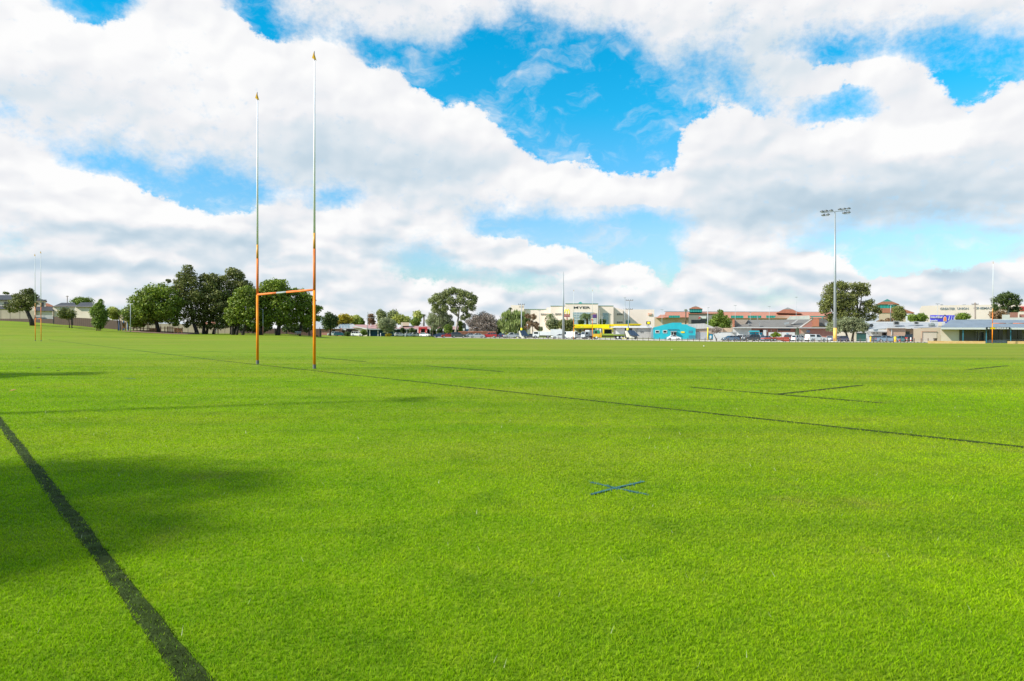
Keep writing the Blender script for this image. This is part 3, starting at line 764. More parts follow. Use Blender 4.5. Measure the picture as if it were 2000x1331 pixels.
LSF = 1.08
def tree(name, label, px, d, trunks, leaf='mid', bark=None, ls=0.38, dens=1.0, seed=1, group=None, cat='tree', tr=0.25, base=None, hang=0, gappy=0, flat=1.0, n=None, fat=1.0):
    """px: either (u0, v0, u1, v1) crown box or list of (u, v, r_px) blobs; trunks: [(u_base, v_base or None, radius m)]"""
    rg = np.random.default_rng(seed); bark = bark or BARK; ls = ls * LSF
    sc = S(d)
    if isinstance(px, tuple):
        u0, v0, u1, v1 = px; w, h = (u1 - u0) / 2, (v1 - v0) / 2; cu, cv = (u0 + u1) / 2, (v0 + v1) / 2
        nn = n or int(12 + 5 * max(w, h) / max(3, min(w, h)))
        bl = []
        for i in range(nn):
            t = rg.normal(size=3); t /= np.linalg.norm(t); q = rg.random() ** 0.33
            rp = min(w, h) * (0.36 + 0.22 * rg.random()) * (1 - .25 * gappy)
            bl.append((cu + t[0] * q * (w - rp), cv - t[2] * q * (h - rp), rp, t[1] * q * min(w, h) / sc))
        bl += [(a_ + (rg.random() - .5) * c_, b_ + (rg.random() - .5) * c_, c_ * .9, e_ - 1.2 * c_ / sc) for a_, b_, c_, e_ in list(bl)]
    else:
        bl = []
        for (u, v, r) in px:
            r = r * fat
            for q_ in (-1.25, 0, 1.25): bl.append((u + (rg.random() - .5) * r * .5 * abs(q_), v + (rg.random() - .5) * r * .4 * abs(q_), r * (1.08 if q_ == 0 else .92), q_ * r / sc))
            for k in range(3):      # smaller satellite clumps break up the outline
                an = rg.random() * 6.28; q = r * (0.66 + .38 * rg.random())
                bl.append((u + math.cos(an) * q, v + math.sin(an) * q * .85, r * (.30 + .22 * rg.random()), (rg.random() - .5) * r / sc * 1.4))
    blobs = []
    for (u, v, r, dy) in bl:
        p = P(u, v, d); blobs.append((p.x, d + dy, p.z, r / sc))
    if trunks:
        uu = sum(t[0] for t in trunks) / len(trunks)
    else: uu = sum(b_[0] for b_ in bl) / len(bl)
    gx0 = P(uu, 650, d).x; gz = G(gx0, d) if base is None else P(uu, base, d).z
    root = empty(name, (gx0, d, gz), label, cat, group)
    me = mesh_np('crown', (leaves(rg, blobs, ls, dens, hang, flat) - np.array([[gx0, d, gz]])), 4, LF[leaf])
    o = bpy.data.objects.new('crown', me); COL.objects.link(o); o.parent = root
    zc = np.mean([b_[2] for b_ in blobs])
    order = sorted(blobs, key=lambda b_: b_[0])
    for i, t in enumerate(trunks):
        ub, r = t[0], t[1]; x0 = P(ub, 650, d).x; z0 = min(gz, G(x0, d)) - .3
        if base is not None: z0 = gz - .3
        mine = [b_ for j, b_ in enumerate(order) if j * len(trunks) // len(order) == i] or order
        cx_ = np.mean([b_[0] for b_ in mine]); cz_ = np.mean([b_[2] for b_ in mine])
        zb = min(b_[2] - b_[3] * .5 for b_ in mine)
        lean = t[2] if len(t) > 2 else (cx_ - x0) * .35
        fork = Vector((x0 + lean, d, max(z0 + .5, min(cz_ * .6 + zb * .4, zb + 1.0))))
        mb = MB(); jx = rg.random() * .2 - .1
        mb.tube([(x0, d, z0), (x0 + lean * .25 + jx, d, z0 + (fork.z - z0) * .35), tuple(fork)], [r * 1.25, r * .95, r * .7], 8)
        for b_ in sorted(mine, key=lambda q: -q[3])[:9]:
            e_ = Vector(b_[:3]); m_ = fork.lerp(e_, .5) + Vector((rg.normal() * .2, rg.normal() * .2, -abs(e_.x - fork.x) * .12 + .2))
            mb.tube([tuple(fork - Vector((0, 0, .2))), tuple(m_), tuple(e_)], [r * .5, r * .3, r * .1], 6, cap=False)
        mb.build('trunk', bark, root, smooth=True)
    return root

def conifer(name, label, u0, u1, v0, v1, d, trunk_us, leaf, seed, group=None, cat='tree', tr=.12, ls=.28):
    """tall narrow young tree: tiers of clumps narrowing to the top"""
    rg = np.random.default_rng(seed); bl = []
    n = max(6, int((v1 - v0) / 4))
    for i in range(n):
        t = i / (n - 1); w = (u1 - u0) / 2 * (0.35 + .75 * math.sin(min(1, t * 1.15) * 2.3)) * .8
        for k in range(2 if t > .15 else 1):
            bl.append(((u0 + u1) / 2 + (rg.random() - .5) * w, v0 + (v1 - v0) * t, max(1.5, w * .55)))
    return tree(name, label, bl, d, [(u, tr) for u in trunk_us], leaf, BARK_M, ls, 1.0, seed, group, cat)

def palm(label, u, vtop, vbase, d, wpx, seed=1, trunk_r=.25, nf=26, group=None, crown_v=None):
    rg = np.random.default_rng(seed); p = P(u, vtop, d); q = P(u, vbase, d); g0 = q.z
    root = empty('palm_tree', (p.x, d, g0), label, 'palm tree', group)
    L_ = wpx / S(d) / 2; cz = p.z - L_ * .45
    out = []
    for i in range(nf):
        az_ = rg.random() * 6.28; up = rg.random() * 1.1 - .2
        pts = []
        for t in np.linspace(0, 1, 7):
            r_ = L_ * t * (1 - .12 * t); z_ = cz + L_ * (up * t - (.75 + .35 * up) * t * t)
            pts.append((p.x + math.cos(az_) * r_, d + math.sin(az_) * r_, z_))
        for j in range(6):
            a_, b_ = np.array(pts[j]), np.array(pts[j+1]); dr = b_ - a_; sd_ = np.cross(dr, (0, 0, 1.0)); sd_ /= np.linalg.norm(sd_) + 1e-6
            for s_ in (-1, 1):
                for k in range(3):
                    o_ = a_ + dr * (k / 3); wl = L_ * .20 * math.sin(.4 + 2.4 * (j + k / 3) / 6)
                    tip = o_ + sd_ * s_ * wl + dr * .5 + np.array([0, 0, -wl * .45])
                    out.append([o_, o_ + dr * .16, tip, tip - dr * .10])
    me = mesh_np('crown', np.array(out).reshape(-1, 3) - np.array([[p.x, d, g0]]), 4, LF['palm'])
    o = bpy.data.objects.new('crown', me); COL.objects.link(o); o.parent = root
    MB().tube([(p.x, d, g0 - .3), (p.x, d, (g0 + cz) / 2), (p.x, d, cz)], [trunk_r * 1.2, trunk_r, trunk_r], 8).build('trunk', BARK_M, root, smooth=True)
    return root

T1 = 'trees along the left bank'
tree('tree', 'spreading dark tree with a leaning trunk on the bank before the beige two-storey house',
     [(20,600,8),(30,592,9),(40,582,9),(52,574,10),(60,582,11),(48,592,11),(36,603,9),(24,607,6),(62,595,8),(30,577,5),(12,573,4),(54,603,7),(66,580,6),(58,568,6)], 152, [(64, .45, -1.6)], 'gum', seed=3, fat=.87, ls=.27, dens=.9)
tree('young_tree', 'small twin-stemmed tree on the bank before the cream single-storey house', (117, 600, 150, 628), 150, [(136, .09), (141, .10)], 'gum', seed=4, ls=.25, dens=.8)
conifer('young_tree', 'tall narrow young tree on the bank between the cream house and the playground', 178, 211, 587, 636, 145, [189, 193, 197], 'mid', 5)
tree('young_tree', 'small yellow green tree just left of the blue playground tower', (209, 598, 236, 628), 158, [(231, .1), (235, .09)], 'yellow', seed=6, ls=.25, dens=.8)
tree('tree', 'rounded tree rising behind the cream house roof', (142, 577, 187, 604), 215, [(164, .4)], 'mid', seed=7)
tree('fig_tree', 'dense domed dark green tree shading the wooden playground',
     [(262,610,16),(275,590,16),(290,575,16),(310,568,16),(328,575,14),(340,590,12),(285,605,18),(305,595,20),(325,605,18),(268,626,11),(288,624,11),(318,620,11),(336,620,11),(258,624,10),(262,634,7),(276,634,6),(300,612,18),(340,606,12),(342,630,7)], 158, [(309, .55)], 'fig', seed=8, ls=.42, dens=.95)
tree('gum_tree', 'tall open gum tree, tallest of the clump left of the near goal posts',
     [(366,525,7),(358,538,8),(372,540,9),(352,556,9),(365,556,10),(380,552,9),(342,566,7),(355,572,9),(370,575,10),(385,572,10),(362,590,9),(380,592,10),(392,585,9),(352,598,7),(370,608,9),(385,612,9),(358,620,7),(376,628,6),(346,582,6),(365,634,5),(329,549,3)], 164, [(385, .5)], 'gum', BARK, seed=9, fat=1.18, ls=.36, dens=.8)
tree('gum_tree', 'dark broad gum tree in the middle of the clump left of the near goal posts',
     [(400,545,8),(412,542,8),(425,545,8),(405,560,11),(420,560,11),(400,580,12),(420,582,13),(435,575,11),(405,602,11),(425,605,12),(440,598,10),(412,622,8),(395,620,7),(432,622,8),(437,545,5),(394,634,7),(428,634,8),(410,638,6)], 166, [(398, .45), (403, .35), (417, .4)], 'gum', BARK, seed=10, fat=1.18, ls=.38, dens=.95)
tree('gum_tree', 'gum tree with a small high dark top behind the bright green rounded tree',
     [(452,530,7),(460,534,8),(468,540,7),(448,541,6),(445,556,9),(462,556,10),(478,556,9),(486,565,8),(450,575,11),(470,575,11),(440,592,9),(458,596,11),(452,615,9),(470,612,9),(446,632,8),(464,630,8)], 170, [(452, .4), (458, .35)], 'gum', BARK, seed=12, fat=1.18, ls=.38, dens=.95)
tree('fig_tree', 'bright green rounded tree directly left of the near goal posts',
     [(470,575,12),(485,572,13),(460,590,12),(478,592,15),(495,588,13),(452,608,11),(468,612,13),(488,612,14),(500,605,11),(456,626,10),(474,626,9),(490,628,10),(448,620,8),(494,636,6)], 156, [(455, .4), (462, .3), (474, .35)], 'fig', seed=13, ls=.42, dens=.95)
tree('fig_tree', 'broad dome-crowned green tree framed between the near goal posts',
     [(520,560,11),(535,556,12),(550,558,12),(512,575,13),(530,575,16),(550,575,16),(562,570,9),(505,592,12),(522,595,16),(545,595,17),(565,592,12),(515,615,14),(535,617,15),(555,617,14),(520,632,9),(548,630,8),(510,630,9),(560,632,7)], 160, [(508, .5), (542, .55)], 'fig', seed=14, ls=.42, dens=.95)
tree('fig_tree', 'dark green tree showing behind the right upright of the near goal posts',
     [(575,572,9),(590,575,10),(603,585,10),(580,592,13),(598,600,13),(612,605,10),(570,610,13),(590,618,14),(607,622,11),(620,603,7),(622,622,6),(572,630,8),(600,630,9)], 164, [(586, .4)], 'fig', seed=15, ls=.42, dens=.95)
for u0_, u1_, lab in ((388, 470, 'dark hedge added as shade backdrop behind the gum trunks, left of the near goal posts'), (462, 545, 'dark hedge added as shade backdrop along the timber fence behind the left near goal post'), (538, 628, 'dark hedge added as shade backdrop along the timber fence behind the right near goal post')):
    tree('hedge', lab, (u0_, 629 if u0_ > 400 else 634, u1_, 652), 181, [], 'dark', seed=u0_, ls=.4, dens=.9, n=26, cat='hedge', group='dark hedges added to deepen the shade under the tree clump')  # added foliage backdrop, there only to darken the gap below the crowns
tree('tree', 'dense very dark green tree left of the solar roofed house', (630, 608, 662, 650), 250, [(645, .4)], 'dark', seed=20, ls=.5, dens=1.3)
tree('tree', 'golden autumn tree behind the solar roofed house', (654, 611, 690, 640), 300, [(670, .3)], 'autumn', seed=21, ls=.6, dens=1.2)
tree('tree', 'green and gold tree behind the solar roofed house, right of the golden one', (680, 612, 706, 640), 310, [(692, .3)], 'yellow', seed=22, ls=.6, dens=1.2)
tree('tree', 'small dark green tree behind the pink roof at its left end', (700, 617, 714, 642), 300, [(706, .2)], 'mid', seed=23, ls=.5, dens=1.2)
tree('gum_tree', 'thin brownish tree behind the tall basketball frame', (716, 608, 736, 640), 290, [(727, .2)], 'rust', seed=24, ls=.5, dens=.8)
tree('gum_tree', 'pale round gum tree behind the dark blue wall', (732, 602, 758, 634), 300, [(745, .25)], 'gumgrey', seed=25, ls=.55, dens=1.0)
tree('tree', 'grey green bushy tree in front of the dark blue building', (737, 618, 778, 652), 255, [(752, .2)], 'olive', seed=26, ls=.45, dens=1.0)
tree('gum_tree', 'tall pale yellow gum tree behind the tan rooftop box', (756, 602, 782, 636), 320, [(770, .3)], 'gumgrey', seed=27, ls=.6)
tree('gum_tree', 'yellow green gum tree left of the flat roofed red entrance building', (762, 612, 804, 640), 310, [(785, .3)], 'yellow', seed=28, ls=.6)
tree('gum_tree', 'light yellow gum tree standing left of the large eucalyptus', (804, 603, 827, 638), 320, [(815, .3)], 'yellow', seed=29, ls=.6)
tree('tree', 'low mid green tree behind the red entrance', (800, 620, 822, 641), 290, [(812, .2)], 'mid', seed=30, ls=.5)
palm('small brown palm beside the large eucalyptus', 828, 612, 642, 290, 12, seed=31, trunk_r=.3)
tree('eucalyptus_tree', 'large spreading eucalyptus with a pale forked trunk, tallest tree of the far side',
     [(886,567,7),(876,572,8),(896,572,8),(865,578,8),(906,575,8),(853,580,8),(918,578,8),(845,588,7),(862,590,9),(880,588,10),(900,588,10),(918,592,8),(927,583,6),(850,598,6),(868,602,8),(888,604,8),(908,604,8),(922,602,7),(915,616,6),(924,590,6),(905,620,6)], 240, [(889, .42, 1.2)], 'gumgrey', BARK_P, seed=32, ls=.42, dens=.95)
tree('tree', 'drooping olive tree standing under the left side of the large eucalyptus',
     [(850,605,8),(862,612,9),(845,620,9),(860,628,10),(875,622,8),(848,636,8),(870,636,8),(838,630,6),(882,632,6)], 244, [(845, .2), (862, .25)], 'olive', seed=33, ls=.4, dens=.9, hang=.4)
tree('bush', 'bright green bush at the foot of the large eucalyptus trunk', (865, 632, 886, 654), 236, [], 'mid', seed=34, ls=.3, cat='bush')
tree('tree', 'dark green tree directly behind the eucalyptus trunk', (893, 622, 906, 652), 250, [(899, .2)], 'fig', seed=35, ls=.4)
tree('bare_tree', 'wide leafless grey purple tree right of the large eucalyptus',
     [(920,630,9),(932,622,9),(945,617,9),(957,622,9),(967,632,9),(940,632,11),(955,638,10),(925,642,9),(940,645,9),(962,643,8)], 240, [(940, .25), (955, .2)], 'bare', BARK_M, seed=36, ls=.34, dens=.75)
tree('tree', 'dark evergreen behind the leafless grey tree', (916, 612, 970, 640), 262, [(935, .2)], 'dark', seed=37, ls=.45, dens=.7)
tree('bush', 'dark hedge between the leafless tree and the drooping willow', (960, 634, 982, 656), 246, [], 'dark', seed=38, ls=.4, cat='bush')
tree('willow_tree', 'drooping pale green willow left of the wooden power pole',
     [(985,618,7),(992,615,7),(998,622,8),(1008,616,8),(1018,616,8),(1026,622,8),(982,632,9),(995,635,11),(1010,632,11),(1024,635,9),(988,645,8),(1004,646,9),(1020,645,8)], 236, [(1000, .35)], 'willow', seed=39, ls=.5, dens=.8, hang=.7)
palm('small palm showing above the drooping willow', 997, 599, 640, 330, 11, seed=40, trunk_r=.35)
tree('tree', 'rusty red leaved tree right of the wooden power pole',
     [(1031,618,5),(1041,620,6),(1035,632,6),(1045,634,6),(1030,640,5),(1049,640,4)], 232, [(1041, .2)], 'rust', BARK_P, seed=41, ls=.4, dens=.8)
palm('ragged palm standing before the left wing of the department store', 1074, 609, 640, 330, 26, seed=42, trunk_r=.3)
tree('tree', 'grey green round tree before the department store wing', (1062, 616, 1098, 648), 262, [(1078, .2)], 'olive', seed=43, ls=.45)
tree('tree', 'olive brown tree behind the large light grey pole', (1088, 619, 1122, 651), 256, [(1102, .3)], 'gum', seed=44, ls=.45)
tree('bush', 'low grey shrubs left of the box truck', (1046, 636, 1064, 650), 252, [], 'olive', seed=45, ls=.4, cat='bush')
palm('large feathery date palm before the department store window', 1147, 607, 636, 320, 36, seed=46, trunk_r=.5, nf=52)
tree('bush', 'dark shrubs at the left foot of the large date palm', (1126, 624, 1142, 636), 318, [], 'dark', seed=47, ls=.4, cat='bush')
tree('tree', 'dark green shrubs right of the grey sign pylon', (1167, 620, 1184, 638), 316, [(1175, .2)], 'dark', seed=48, ls=.45)
palm('thin tall palm before the long terracotta roofed mall', 1339.5, 603, 634, 350, 9, seed=49, trunk_r=.3)
tree('tree', 'dense green pointed tree behind the grey roof of the brick shops',
     [(1407,608,4),(1408,614,5),(1400,620,8),(1412,624,9),(1394,630,9),(1408,634,10),(1420,632,7),(1388,640,8),(1404,642,9),(1418,641,7)], 262, [(1405, .3)], 'mid', seed=50, ls=.42)
tree('bare_tree', 'small leafless reddish street tree beside the white boundary wall', (1386, 637, 1412, 654), 190, [(1400, .12, -1.2)], 'bare', BARK, seed=51, ls=.22, dens=.30)
tree('bush', 'round green bush in front of the white shop fence', (1504, 648, 1525, 661), 196, [], 'fig', seed=52, ls=.28, cat='bush')
tree('tree', 'big dark green tree with two tall lobes behind the tall floodlight mast',
     [(1625,562,10),(1640,556,9),(1652,560,10),(1620,578,11),(1636,576,13),(1652,578,11),(1612,592,9),(1628,595,13),(1646,598,13),(1660,592,10),(1675,560,9),(1685,562,9),(1690,572,8),(1672,574,9),(1668,588,7),(1610,606,8),(1640,614,12),(1660,612,12),(1690,594,7),(1700,590,6),(1705,602,8),(1690,608,9),(1714,608,7),(1700,620,8),(1680,622,8),(1620,618,7),(1607,602,4),(1622,628,5)], 225, [(1652, .9), (1670, .6)], 'gum', BARK, seed=53, ls=.42, dens=.9)
tree('tree', 'low wide olive green tree with a forked trunk right of the floodlight mast',
     [(1628,635,7),(1640,630,8),(1652,628,9),(1665,628,9),(1678,630,9),(1688,636,7),(1622,642,6),(1636,642,9),(1652,640,10),(1668,641,10),(1682,642,8),(1692,643,4)], 178, [(1658, .3, -1.0), (1664, .3, .6)], 'olive', BARK_M, seed=54, ls=.3, dens=1.0)
tree('tree', 'small dark shrubby tree right of the big two-lobed tree', (1712, 620, 1745, 640), 240, [(1728, .2)], 'rust', seed=55, ls=.4)
tree('tree', 'dark bushy tree in front of the green glazed roof lantern', (1740, 594, 1766, 632), 250, [(1752, .25)], 'gum', seed=56, ls=.42)
tree('tree', 'wide green hedge-like tree between the roof lantern and the purple billboard', (1762, 610, 1818, 634), 245, [(1780, .2), (1800, .2)], 'mid', seed=57, ls=.42)
tree('tree', 'round green tree right of the purple billboard', (1864, 607, 1888, 632), 235, [(1875, .25)], 'mid', seed=58, ls=.4)
tree('pine_tree', 'flat-topped pine with a pale trunk above the clubhouse roof',
     [(1950,586,7),(1958,580,7),(1968,577,7),(1978,580,7),(1986,588,6),(1962,590,8),(1974,590,7),(1988,594,4),(1985,604,6),(1978,608,6),(1960,602,5)], 230, [(1967, .45)], 'dark', BARK_P, seed=59, ls=.4, dens=1.1)
conifer('cypress_tree', 'narrow dark cypress just right of the far right upright', 1935, 1950, 586, 620, 225, [1943], 'dark', 60)
tree('tree', 'low brownish tree at the foot of the narrow cypress', (1930, 604, 1962, 630), 222, [(1942, .2)], 'rust', seed=61, ls=.4, dens=.7)
tree('bush', 'low green bush by the driveway of the solar roofed house', (672, 647, 687, 658), 262, [], 'dark', seed=62, ls=.35, cat='bush')
tree('bush', 'tall green hedge bush left of the dark blue wall', (703, 643, 718, 657), 256, [], 'mid', seed=63, ls=.3, cat='bush')
tree('bush', 'orange flowering shrubs before the dark blue building', (752, 651, 766, 658), 252, [], 'autumn', seed=64, ls=.3, cat='bush')
for i, (a_, b_, lab) in enumerate([(782, 792, 'dark shrub before the pink roofed building, left of the notice board'), (798, 812, 'dark shrub before the pink roofed building, left of the red entrance'),
                                   (840, 852, 'dark green shrub right of the red entrance'), (852, 866, 'dark shrub behind the dark blue parked car')]):
    tree('bush', lab, (a_, 638, b_, 656), 266, [], 'dark', seed=70 + i, ls=.35, cat='bush', group='shrubs before the pink roofed building')
# trees beyond the left edge of the picture: their shadows fall across the lawn
def shade_tree(x, y, h, r, label, seed, leaf='gum', n=22, nls=.26):
    rg = np.random.default_rng(seed); blobs = []
    for i in range(n):
        t = rg.normal(size=3); t /= np.linalg.norm(t); q = rg.random() ** .4
        blobs.append((x + t[0] * q * r * .8, y + t[1] * q * r * .8, h - r * .8 + t[2] * q * r * .75, r * (.22 + .14 * rg.random())))
    root = empty('shade_tree', (x, y, G(x, y)), label, 'tree')
    me = mesh_np('crown', leaves(rg, blobs, nls, 1.0) - np.array([[x, y, G(x, y)]]), 4, LF[leaf])
    o = bpy.data.objects.new('crown', me); COL.objects.link(o); o.parent = root
    MB().tube([(x, y, -.3), (x + .1, y, h * .35), (x, y + .1, h * .75)], [.4, .32, .15], 10).build('trunk', BARK_P, root, smooth=True)
cot = 1 / math.tan(SUN_EL)
def caster(sx_, sy_, h):      # where a thing of height h stands whose top shadow falls at (sx_, sy_)
    return sx_ - SUN_TRAVEL.x * h * cot, sy_ - SUN_TRAVEL.y * h * cot
x_, y_ = caster(-5.5, 3.9, 11.4); shade_tree(x_, y_, 13.4, 3.9, 'gum tree just outside the left of the picture, shading the lawn corner', 81, n=44)
x_, y_ = caster(-17.2, 21.2, 9); shade_tree(x_, y_, 11.0, 2.6, 'gum tree farther outside the left of the picture, shading the left edge', 82)
# ---------------------------------------------------------------- buildings and walls
M_CREAM = mat('cream render', (0.68, 0.58, 0.46), .85, 0, .08, .4)
M_CREAM2 = mat('warm cream render', (0.56, 0.44, 0.32), .85, 0, .07, .3)
M_PINK = mat('pale pink cream render', (0.82, 0.68, 0.61), .85, 0, .05, .12)
M_WALLW = mat('white painted wall', (0.60, 0.585, 0.57), .8, 0, .10, .5)
M_WALLG = mat('light grey wall', (0.38, 0.365, 0.35), .85, 0, .1, .5)
M_GREYV = mat('mid grey render', (0.24, 0.225, 0.20), .85, 0, .1, .5)  # even mid grey for assorted walls and small windows
M_TILE = ribbed('charcoal roof tiles', (0.04, 0.038, 0.042), .35, 'Z', dark=.6)
M_TERR = ribbed('terracotta tiles', (0.42, 0.17, 0.105), .45, 'Z', dark=.75)
M_PROOF = ribbed('faded pink sheet roof', (0.36, 0.20, 0.19), .8, 'X', dark=.8)
M_CORR = ribbed('grey corrugated roof', (0.17, 0.155, 0.14), .8, 'X', dark=.78)
M_WROOF = ribbed('white sheet roof', (0.50, 0.48, 0.46), .9, 'X', dark=.85)
M_LROOF = ribbed('light grey sheet roof', (0.33, 0.335, 0.345), .9, 'X', dark=.85)
M_BLROOF = ribbed('blue grey sheet roof', (0.17, 0.205, 0.245), .35, 'X', dark=.82)
M_BRICKR = bricked('red brick', (0.33, 0.10, 0.075), (0.40, 0.14, 0.10), (0.36, 0.28, 0.24))
M_BRICKO = bricked('orange brick', (0.45, 0.125, 0.05), (0.52, 0.165, 0.075), (0.4, 0.26, 0.2))
M_BRICKT = bricked('tan brick', (0.40, 0.24, 0.165), (0.46, 0.285, 0.20), (0.42, 0.34, 0.28))
M_BRICKB = bricked('brown brick', (0.34, 0.25, 0.19), (0.42, 0.31, 0.24), (0.42, 0.38, 0.33))
M_LIME = bricked('honey limestone blocks', (0.72, 0.42, 0.15), (0.80, 0.52, 0.22), (0.6, 0.42, 0.2), .45)
M_TEAL = mat('turquoise paint', (0.02, 0.42, 0.50), .7, 0, .08, .5)
M_TEALD = mat('faded turquoise paint', (0.05, 0.22, 0.30), .7, 0, .15, .9)
M_GLASS = mat('dark window glass', (0.018, 0.022, 0.028), .12, 0, .3, .8, spec=.6)
M_GLASSB = mat('blue tinted glass', (0.30, 0.38, 0.43), .15, 0, .2, .6, spec=.6)
M_GLAZ = ribbed('green glazing', (0.03, 0.30, 0.26), 1.4, 'X', rough=.25, dark=.3)
M_GREENR = mat('verdigris roof', (0.06, 0.27, 0.25), .5, 0, .1, .4)
M_YEL = mat('yellow canopy paint', (0.92, 0.76, 0.003), .4, 0, .04, .5)
M_ORY = mat('amber canopy paint', (0.90, 0.63, 0.012), .45, 0, .06, .5)
M_REDP = mat('red paint', (0.50, 0.045, 0.05), .5, 0, .12, 1)
M_BLUEW = mat('deep blue wall', (0.01, 0.055, 0.11), .7, 0, .15, .8)
M_WHITE = mat('white trim', (0.64, 0.64, 0.62), .5, 0, .04, 1)
M_GREYM = mat('grey metal', (0.36, 0.38, 0.39), .45, .3, .1, 1)
M_DKM = mat('dark metal', (0.05, 0.055, 0.06), .5, .2, .2, 1)
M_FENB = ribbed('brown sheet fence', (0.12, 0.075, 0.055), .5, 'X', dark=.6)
M_FENC = ribbed('cream sheet fence', (0.36, 0.30, 0.22), 2.4, 'X', dark=.7)
M_FENW = ribbed('pale grey sheet fence', (0.38, 0.375, 0.34), 2.4, 'X', dark=.75)
M_FENG = ribbed('green sheet shed', (0.035, 0.10, 0.085), .4, 'X', dark=.6)
M_ROLL = ribbed('grey roller door', (0.40, 0.41, 0.43), .5, 'X', dark=.8)
M_WOOD = mat('weathered brown timber', (0.17, 0.075, 0.04), .85, 0, .3, 2)
M_WOODY = mat('honey timber panel', (0.36, 0.20, 0.07), .8, 0, .2, 2)
M_WINB = mat('blue tinted sign panel', (0.02, 0.28, 0.42), .5, 0, .2, 1.5)

def bld(name, label, cat, d, parts, base_uv=None, group=None, kind=None):
    """parts: (part name, material, [shapes], optional label); a name ending in * makes every shape its own part
       shapes: ('b', u0, v0, u1, v1, dd, th) box, ('p', [(u, v)...], dd, th) outline swept back, ('r', lower, upper, dd, run) roof"""
    us = []
    for pt in parts:
        for s in pt[2]:
            if s[0] == 'b': us += [s[1], s[3]]
            elif s[0] == 'p': us += [q[0] for q in s[1]]
    uc = (min(us) + max(us)) / 2; x = P(uc, 650, d).x; zz = G(x, d)
    root = empty(name, (x, d, zz), label, cat, group)
    made = {}
    for pt in parts:
        nm, m, shapes = pt[0], pt[1], pt[2]; par = root
        if '>' in nm: a_, nm = nm.split('>'); par = made[a_]
        each = nm.endswith('*'); nm = nm.rstrip('*')
        lots = [[s] for s in shapes] if each else [shapes]
        for lot in lots:
            mb = MB()
            for s in lot:
                if s[0] == 'b': mb.pbox(s[1], s[2], s[3], s[4], d + s[5], s[6])
                elif s[0] == 'p': mb.ppoly(s[1], d + s[2], s[3])
                elif s[0] == 'r': mb.roof(s[1], s[2], d + s[3], s[4])
            o = mb.build(nm, m, par, label=pt[3] if len(pt) > 3 else None)
            made[nm] = o
    return root

# left: houses on the bank
bld('house', 'two-storey beige house with dark tiled roofs behind the spreading tree at the far left', 'house', 184, [
    ('upper_wall', M_CREAM, [('b', -30, 585.5, 89.5, 603, 0, 9)]),
    ('lower_wall', M_CREAM, [('b', -30, 604, 70, 628, -3, 14), ('b', 68, 607, 102.5, 628, -2.5, 13)]),
    ('roof', M_TILE, [('r', ((-33, 586.5), (92, 588)), ((-10, 576.5), (58, 577)), -.6, 5)]),
    ('lower_roof*', M_TILE, [('r', ((-30, 604), (16, 604)), ((-26, 597.5), (10, 598)), -3.6, 2), ('r', ((66, 607.4), (104, 607.6)), ((70, 599), (102, 599.2)), -3.1, 2.4)]),
    ('window*', M_GLASS, [('b', 8, 590, 17, 597, -.08, .2), ('b', 79, 591, 85, 599, -.08, .2)]),
    ('gutter', M_DKM, [('b', -32, 585.4, 91, 586.8, -.7, .1)])])
bld('house', 'glimpse of an orange tiled roof between the two beige houses', 'house', 196, [
    ('wall', M_CREAM, [('b', 88, 598, 106, 620, 0, 6)]),
    ('roof', M_TERR, [('p', [(88, 592), (94, 593), (106, 598.5), (106, 600), (88, 598)], -.3, 5)])])
bld('house', 'cream house with dark hipped roofs and one wide window in the middle of the bank', 'house', 182, [
    ('wall', M_CREAM, [('b', 103.5, 598, 148, 629, 0, 10), ('b', 147, 598.5, 187, 633, -1.5, 11)]),
    ('roof', M_TILE, [('r', ((102, 599.2), (149, 599.2)), ((120, 591.6), (146, 591.6)), -.5, 5), ('r', ((146, 599.6), (189, 599.8)), ((158, 591), (178, 591)), -2.1, 6)]),
    ('window', M_GLASSB, [('b', 117, 601, 134.5, 608.5, -.08, .2)]),
    ('window>frame', M_WHITE, [('b', 116.3, 600.3, 117, 609.2, -.12, .2), ('b', 125.4, 601, 126, 608.5, -.12, .2), ('b', 134.5, 600.3, 135.2, 609.2, -.12, .2), ('b', 117, 600.3, 134.5, 601, -.11, .2), ('b', 117, 608.5, 134.5, 609.2, -.11, .2)]),
    ('downpipe', M_WHITE, [('b', 145.8, 600, 147, 628, -.25, .2)])])
bld('house', 'house with a dark roof and cream gable behind the blue playground tower', 'house', 186, [
    ('wall', M_CREAM2, [('b', 233, 610, 262, 636, 0, 8)]),
    ('roof', M_TILE, [('r', ((230, 610.6), (266, 611)), ((246, 600), (262, 600)), -.5, 4)])])
bld('fence', 'pale cream panel fence at the far left below the two-storey house', 'fence', 172, [('panel', M_FENC, [('b', -30, 606.5, 67, 624, 0, .12)]), ('plinth', M_FENB, [('b', -30, 623, 105, 632, -.05, .25)])])
bld('fence', 'light grey panel fence right of the leaning tree trunk', 'fence', 173, [('panel', M_FENW, [('b', 67, 616, 103, 629, 0, .12)])])

